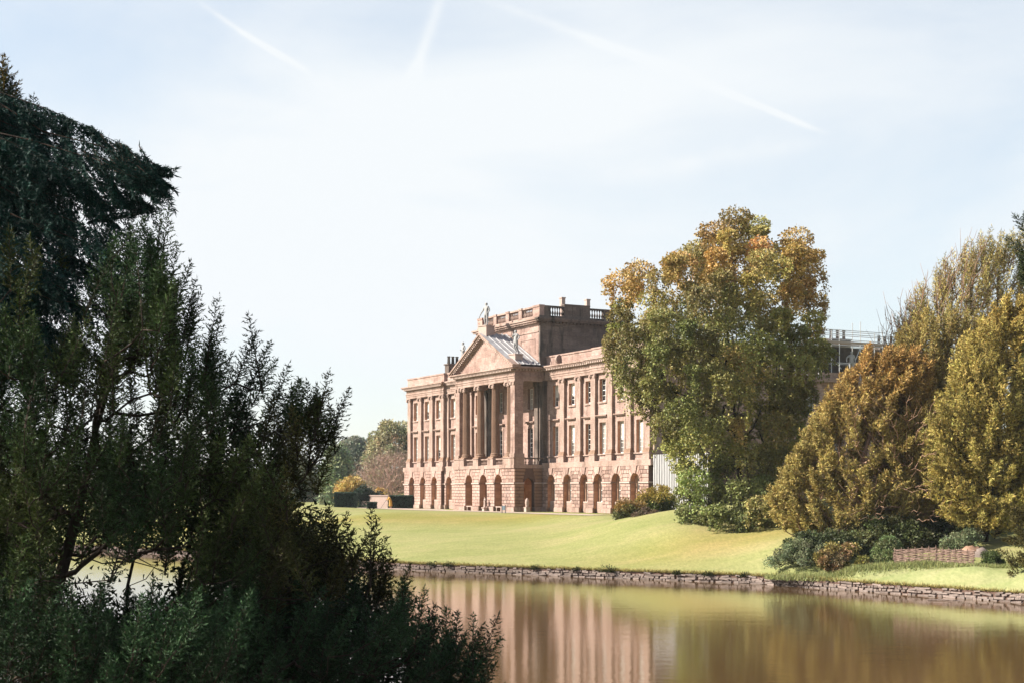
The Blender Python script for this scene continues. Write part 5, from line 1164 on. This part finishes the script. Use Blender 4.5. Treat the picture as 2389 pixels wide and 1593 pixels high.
# ---- undergrowth
def shrub(name, label, profile, Y, n, rad, leaves, ll, col, seed, group=None, depthk=.6, hang=.4, mat=M_leaf, cat='shrub', maxd=2.2, aspect=.7):
    l, r = prof_at(profile, profile[-1][0]); p = at((l+r)/2, profile[-1][0], Y); b_ = (p[0], p[1], gzs(p[0], p[1]))
    return broadleaf(name, label, cat, profile, Y, b_, n, rad, leaves, ll, col, seed=seed, hang=hang, depthk=depthk, trunk_r=.012, group=group, droop=.1, maxd=maxd, top=.4, trunkname='stems', mat=mat, inner=.2, aspect=aspect)
cst = lambda *c: (lambda p, py, q: np.array(c)*rng.uniform(.7, 1.3))
shrub('laurel_shrub', 'dark glossy evergreen mass under the orange yew behind the ferns', [(1215, 1990, 2130), (1245, 1900, 2180), (1270, 1850, 2200), (1305, 1830, 2190)], 93, 120, .6, 260, .17, cst(.13, .145, .05), 61, maxd=2.5)
shrub('ivy_mound', 'bluish green ivy spilling on the grass at the left end of the undergrowth', [(1262, 1850, 1900), (1285, 1800, 1960), (1310, 1785, 1990), (1318, 1800, 1980)], 90.5, 60, .38, 230, .10, cst(.24, .27, .14), 62)
shrub('dark_shrub', 'dark spiky low shrub rising behind the ivy under the yew', [(1245, 1870, 1930), (1262, 1825, 2000), (1290, 1830, 2040), (1305, 1850, 2040)], 91.7, 55, .42, 240, .14, cst(.09, .115, .045), 63)
shrub('fern_clump', 'yellow and brown ferns between the ivy and the woven hurdle', [(1270, 1935, 1985), (1290, 1900, 2030), (1318, 1900, 2050), (1325, 1930, 2030)], 88.8, 36, .36, 200, .14, lambda p, py, q: (np.array([.34, .28, .08]) if rng.random() < .6 else np.array([.36, .24, .11])), 64)
shrub('ivy_shrub', 'pale green leafy shrub against the left end of the woven hurdle', [(1255, 2060, 2100), (1280, 2035, 2105), (1310, 2030, 2095), (1322, 2040, 2085)], 88.2, 40, .36, 220, .12, cst(.22, .27, .11), 65)
shrub('ivy_bank', 'bank of pale ivy on the slope just above the woven hurdle', [(1238, 2230, 2290), (1258, 2200, 2292), (1275, 2185, 2290)], 90.0, 40, .36, 240, .11, cst(.26, .30, .16), 66)
shrub('small_shrub', 'small dark green bush right of the woven hurdle below the rock', [(1290, 2290, 2335), (1305, 2280, 2345), (1322, 2285, 2345)], 83.5, 26, .32, 220, .10, cst(.12, .16, .045), 67)
shrub('laurel_shrub', 'dark evergreen bush behind the hurdle and left of the golden yew trunk', [(1215, 2180, 2260), (1240, 2150, 2270), (1270, 2130, 2250)], 93.5, 50, .5, 240, .15, cst(.08, .10, .035), 68)
shrub('orange_bush', 'yellow topped green bush in front of the corrugated hoarding', [(1139, 1520, 1560), (1152, 1490, 1575), (1172, 1480, 1575), (1190, 1500, 1570)], 121, 60, .55, 240, .15, lambda p, py, q: (np.array([.48, .36, .08]) if py < 1165 else np.array([.15, .18, .05])), 69)
shrub('low_bush', 'low rusty green bush at the house corner left of the yellow topped bush', [(1170, 1445, 1490), (1182, 1428, 1510), (1200, 1427, 1500), (1213, 1435, 1470)], 119, 46, .5, 220, .14, lambda p, py, q: (np.array([.40, .27, .09]) if py < 1185 else np.array([.17, .18, .06])), 70)
shrub('heather_patch', 'low pinkish brown ground plant between the two bushes on the mound', [(1188, 1500, 1530), (1198, 1480, 1540), (1205, 1470, 1520)], 116.5, 22, .35, 160, .11, cst(.24, .17, .11), 71)
# rocks near the hurdle
def rock(loc, sz, label, seed, mat):
    r_ = np.random.default_rng(seed); m = MB(); n, k = 9, 6; vs = []
    for j in range(k+1):
        ph = math.pi/2*j/k
        for i in range(n):
            a = 2*math.pi*i/n; q = 1+.12*r_.normal(); vs.append((sz[0]*math.cos(a)*math.cos(ph)*q, sz[1]*math.sin(a)*math.cos(ph)*q, sz[2]*math.sin(ph)*(1+.1*r_.normal())-.15))
    m.add(vs, [(j*n+i, j*n+(i+1) % n, (j+1)*n+(i+1) % n, (j+1)*n+i) for j in range(k) for i in range(n)])
    o = m.build('rock', mat, None, True, label=label, cat='rock'); o.location = loc
q = at(2292, 1283, 87.5); rock((q[0], q[1], gzs(q[0], q[1])), (.6, .45, .65), 'pinkish rock below the golden yew trunk, right of the woven hurdle', 3, M_rub)
q = at(2268, 1285, 88.5); rock((q[0], q[1], gzs(q[0], q[1])), (.8, .5, .6), 'orange brown mossy boulder behind the right end of the woven hurdle', 4, M_inner)
# woven hurdles
def hurdle(a, b_, h0, h1, label):
    a, b_ = np.array(a), np.array(b_); ln = np.linalg.norm((b_-a)[:2]); ang = math.atan2(b_[1]-a[1], b_[0]-a[0])
    root = empty('woven_hurdle', (a[0], a[1], min(a[2], b_[2])), ang, label=label, cat='fence', group='woven hurdles at the lawn edge')
    ns = 7
    for i in range(ns):
        x = ln*i/(ns-1); h = h0+(h1-h0)*i/(ns-1); MB().tube([(x, 0, -.25), (x+.01, .0, h+.08)], .022, 5).build('stake', M_wood, root)
    m = MB(); nr = 19
    for j in range(nr):
        pts_ = []; 
        for i in range(ns*2-1):
            x = ln*i/(ns*2-2); h = h0+(h1-h0)*x/ln; side = (1 if (i//2+j) % 2 else -1) if i % 2 == 0 else 0
            pts_.append((x, side*.035, .05+(h-.08)*(j+.5)/nr+rng.normal()*.02))
        pts_[0] = (pts_[0][0]-rng.uniform(0, .12), *pts_[0][1:]); pts_[-1] = (pts_[-1][0]+rng.uniform(0, .12), *pts_[-1][1:])
        m.tube(pts_, rng.uniform(.020, .034), 5)
    m.build('woven_rods', M_wood, root, kind='stuff')
def gp(px, py, Y): q = at(px, py, Y); return np.array([q[0], q[1], gzs(q[0], q[1])])
hA, hB, hC = gp(2087, 1312, 86.2), gp(2183, 1312, 84.6), gp(2271, 1318, 83.2)
hurdle(hA, hB, .95, 1.15, 'left woven stick hurdle, rising to the right, in front of the dark shrubs')
hurdle(hB+[.05, 0, 0], hC, 1.05, 1.0, 'right woven stick hurdle with an end post beside the rock')
o = MB().tube([(0, 0, 0.05), (1.2, -.1, .02), (2.4, -.5, .03), (3.6, -.2, .03), (5.2, .1, .04)], .03, 5).build('fallen_branch', M_pale, label='thin pale branch lying on the grass in front of the right hurdle', cat='branch'); q = gp(2235, 1318, 82.8); o.location = tuple(q)
q = at(2190, 1397, 78.5); o = MB().tube([(-.9, 0, 0.02), (-.2, .05, .05), (.5, -.02, .03), (1.0, 0, -.02)], .028, 5).build('floating_stick', M_pale, label='pale stick floating in the lake close to the stone wall', cat='branch'); o.location = (q[0], q[1]-.9, 0.01)
# grass and weeds hanging over the wall
rng = np.random.default_rng(77); n = 26000; x = rng.uniform(-62, 32, n); off = np.abs(rng.normal(0, .22, n)); y = edge_y(x)+.02+off
z_ = np.where(off < 2, TOPZ+.0, TOPZ); P = np.stack([x, y, z_-.02], -1); D = np.stack([rng.normal(0, .5, n), -rng.uniform(-.3, 1.2, n), rng.uniform(.2, 1, n)], -1)
foliage('grass_fringe', P, D, rng.uniform(.12, .38, n), np.full(n, .05), vary((.50, .42, .15), n, .25), M_leaf, None, quad=False, kind='stuff', label='tufted yellow green grass fringe along the top of the lake wall')
n = 15000; u_ = rng.uniform(0, 1, n); px_ = 1785+u_*640; py_ = np.interp(px_, [1785, 1850, 2000, 2087, 2183, 2271, 2340, 2425], [1312, 1320, 1326, 1314, 1314, 1321, 1328, 1335])+rng.normal(0, 3, n); Yb = np.interp(px_, [1785, 1900, 2087, 2183, 2271, 2425], [90, 88, 85.8, 84.2, 82.8, 79.5])+rng.normal(0, .5, n)
x_ = (px_-CX)*Yb/F; P = np.stack([x_, Yb, gz(x_, Yb)-.03], -1); D = np.stack([rng.normal(0, .4, n), rng.normal(0, .4, n), rng.uniform(.5, 1, n)], -1)
foliage('long_grass', P, D, rng.uniform(.12, .42, n), np.full(n, .04), vary((.34, .36, .13), n, .3), M_leaf, None, quad=False, kind='stuff', label='longer green grass at the foot of the shrubs and the woven hurdles')
for i, (px, Y, s_) in enumerate(((1010, 105, .5), (1048, 104.5, .5), (1250, 101.0, .45), (1345, 99, .35), (1415, 97.6, .7), (1430, 97.2, .5), (1655, 93.6, .45), (1735, 92.6, .45), (1580, 95.0, .35))):
    lab = ('dark weed tuft on the lake wall by the foreground evergreen', 'second dark weed on the lake wall right of the foreground evergreen', 'green weed on the lake wall below the portico', 'sparse weed on the lake wall below the right wing', 'largest dark green weed growing from the lake wall', 'weed close to the largest weed on the lake wall', 'weed on the lake wall below the big weeping tree', 'rusty weed on the lake wall below the mound', 'low weed on the lake wall left of the mound')[i]
    x = (px-CX)*Y/F; y = float(edge_y(x)); m_ = 260; d = rnd_dir(m_); d[:, 2] = np.abs(d[:, 2]); P = np.array([0, 0, 0])+d*rng.uniform(.05, 1, (m_, 1))*s_*np.array([1.1, .5, .7]); P[:, 2] -= .12
    o = foliage('weed', P, d+[0, -.3, 0], rng.uniform(.08, .2, m_), np.full(m_, .05), vary((.07, .085, .03), m_, .3), M_leaf, None); tag(o, lab, 'plant', 'weeds on the lake wall'); o.location = (x, y, TOPZ)

# ---- hedges, garden plants and trees beyond the left end of the house
def hedge(loc, lx, ly, h, rz, label, seed):
    r_ = np.random.default_rng(seed); root = empty('clipped_hedge', tuple(loc), rz, label=label, cat='hedge', group='clipped hedges by the house')
    MB().box(-lx/2+.12, lx/2-.12, -ly/2+.12, ly/2-.12, -.3, h-.12).build('core', M_bark, root)
    n = int((lx*h+ly*h+lx*ly)*420); f = r_.choice(5, n, p=[.34, .16, .14, .14, .22]); u, v = r_.uniform(-1, 1, n), r_.uniform(0, 1, n); P = np.zeros((n, 3)); D = r_.normal(size=(n, 3))*.7
    for k, (ax, sg) in enumerate(((1, -1), (0, 1), (0, -1), (1, 1), (2, 1))):
        q = f == k
        if ax == 1: P[q] = np.stack([u[q]*lx/2, np.full(q.sum(), sg*(ly/2-.1)), v[q]*h], -1)
        elif ax == 0: P[q] = np.stack([np.full(q.sum(), sg*(lx/2-.1)), u[q]*ly/2, v[q]*h], -1)
        else: P[q] = np.stack([u[q]*lx/2, (v[q]*2-1)*ly/2, np.full(q.sum(), h-.1)], -1)
        D[q, ax] += sg*.6
    foliage('leaves', P, D, r_.uniform(.12, .2, n), r_.uniform(.07, .12, n), np.array([.075, .125, .085])*r_.uniform(.6, 1.4, (n, 1)), M_leaf, root)
q = gp(934, 1186, 181.5); hedge(q, 3.0, 1.6, 1.65, 0, 'dark clipped hedge touching the left corner of the house', 1)
q = gp(806, 1190, 178); hedge(q, 2.6, 2.6, 1.95, 0, 'blue green clipped hedge block farther left of the house by the foreground evergreen', 2)
q = gp(868, 1187, 180); hedge(q, 1.2, 1.0, .8, 0, 'low clipped hedge left of the short pale garden wall', 3)
shrub('garden_bush', 'dark rounded bush behind the low hedge left of the house', [(1133, 840, 860), (1145, 828, 872), (1170, 826, 874), (1188, 832, 870)], 186, 50, .6, 150, .22, cst(.05, .08, .055), 81, maxd=2.5)
shrub('garden_bush', 'small blue green bush between the low hedge and the garden wall', [(1150, 874, 886), (1162, 868, 892), (1186, 870, 892)], 188, 22, .45, 150, .2, cst(.045, .08, .065), 82)
shrub('golden_bush', 'yellow autumn bushes above the blue green hedge', [(1118, 805, 845), (1130, 780, 850), (1150, 782, 852), (1172, 790, 850)], 192, 60, .8, 130, .26, cst(.75, .52, .17), 83, maxd=3)
shrub('golden_bush', 'yellow orange bush left of the bare pinkish tree', [(1142, 878, 900), (1152, 868, 908), (1165, 868, 905), (1180, 872, 900)], 194, 30, .6, 130, .22, cst(.78, .5, .18), 84)
base = gp(919, 1172, 200)
rng = np.random.default_rng(88); pt = empty('bare_tree', tuple(base), label='pinkish bare spreading tree close to the left corner of the house', cat='tree'); tg = []
for k in range(420):
    py = rng.uniform(1062, 1148); hw_ = np.interp(py, [1062, 1080, 1110, 1148], [28, 62, 80, 60]); tg.append(at(905+rng.uniform(-1, 1)*hw_, py, 200+rng.normal()*2.5))
sk = skeleton(base, [base, base+[-.2, 0, 1.2], base+[-.3, 0, 2.2]], tg, r_tip=.030, expo=.33, jit=.04, lean=1.2); sk = ([p-base for p in sk[0]],)+sk[1:]
M_pinkbark, t, b = newmat('pink_twigs', 0.9, 0.1); b.inputs['Base Color'].default_value = (0.40, 0.26, 0.21, 1)
limb_mesh('trunk', sk, M_pinkbark, pt)
Ps = np.array([t_-base for t_ in tg]).repeat(22, 0)+rng.normal(size=(420*22, 3))*.55
foliage('twigs', Ps, rnd_dir(len(Ps))+[0, 0, .5], np.full(len(Ps), .5), np.full(len(Ps), .035), vary((.42, .28, .22), len(Ps), .15), M_leaf, pt, quad=False)
far = [([(994, 880, 960), (1005, 868, 980), (1030, 855, 1000), (1060, 850, 1010), (1110, 850, 1010), (1180, 860, 1000)], 265, (.46, .41, .24), 'large rounded olive green tree behind the left corner of the house', 120),  # distance haze is painted into these lightened leaf colours
       ([(1020, 820, 850), (1035, 800, 868), (1060, 790, 872), (1110, 786, 880), (1180, 790, 880)], 285, (.34, .38, .28), 'greyish green rounded tree farther left of the rounded olive tree', 90),
       ([(1046, 770, 800), (1070, 755, 815), (1120, 750, 820), (1180, 750, 820)], 240, (.34, .40, .22), 'green tree just right of the foreground evergreen beyond the garden', 70),
       ([(1075, 640, 720), (1100, 600, 760), (1180, 600, 760)], 280, (.32, .34, .2), 'far tree seen through the right side of the foreground evergreen', 70),
       ([(1085, 480, 560), (1110, 440, 610), (1180, 440, 610)], 290, (.34, .34, .2), 'far tree seen through the middle of the foreground evergreen', 70),
       ([(1095, 300, 400), (1120, 250, 450), (1180, 250, 450)], 290, (.32, .32, .2), 'far tree seen through the left middle of the foreground evergreen', 70),
       ([(1095, 90, 180), (1120, 40, 260), (1180, 40, 260)], 280, (.32, .34, .2), 'far tree seen through the dark trunks at the left', 70),
       ([(1090, -100, -20), (1120, -160, 50), (1180, -160, 50)], 280, (.3, .34, .2), 'far tree hidden at the left edge behind the dark evergreens', 60)]
for i, (pf, Y, col, lab, n_) in enumerate(far):
    l, r = prof_at(pf, 1180); p = at((l+r)/2, 1180, Y); broadleaf('distant_tree', lab, 'tree', pf, Y, (p[0], p[1], gzs(p[0], p[1])), int(n_*1.7), 1.5, 220, .5, cst(*col), seed=90+i, hang=.5, group='trees beyond the house', trunk_r=.03, droop=.1, maxd=6, jitter=.3)


# ------------------------------------------------------------------ thin haze in the air over the park
M_haze = bpy.data.materials.new('haze'); M_haze.use_nodes = True; t = M_haze.node_tree; t.nodes.clear()
o_ = N(t, 'ShaderNodeOutputMaterial'); pv = N(t, 'ShaderNodeVolumePrincipled'); pv.inputs['Density'].default_value = 0.00011; pv.inputs['Color'].default_value = (0.86, 0.93, 1.0, 1); pv.inputs['Anisotropy'].default_value = 0.2
L(t, pv.outputs[0], o_.inputs['Volume'])
MB().box(-1600, 1600, -80, 2900, -1.6, 42).build('haze', M_haze, kind='stuff', label='thin pale haze in the air over the park and lake')
S.cycles.volume_bounces = 0
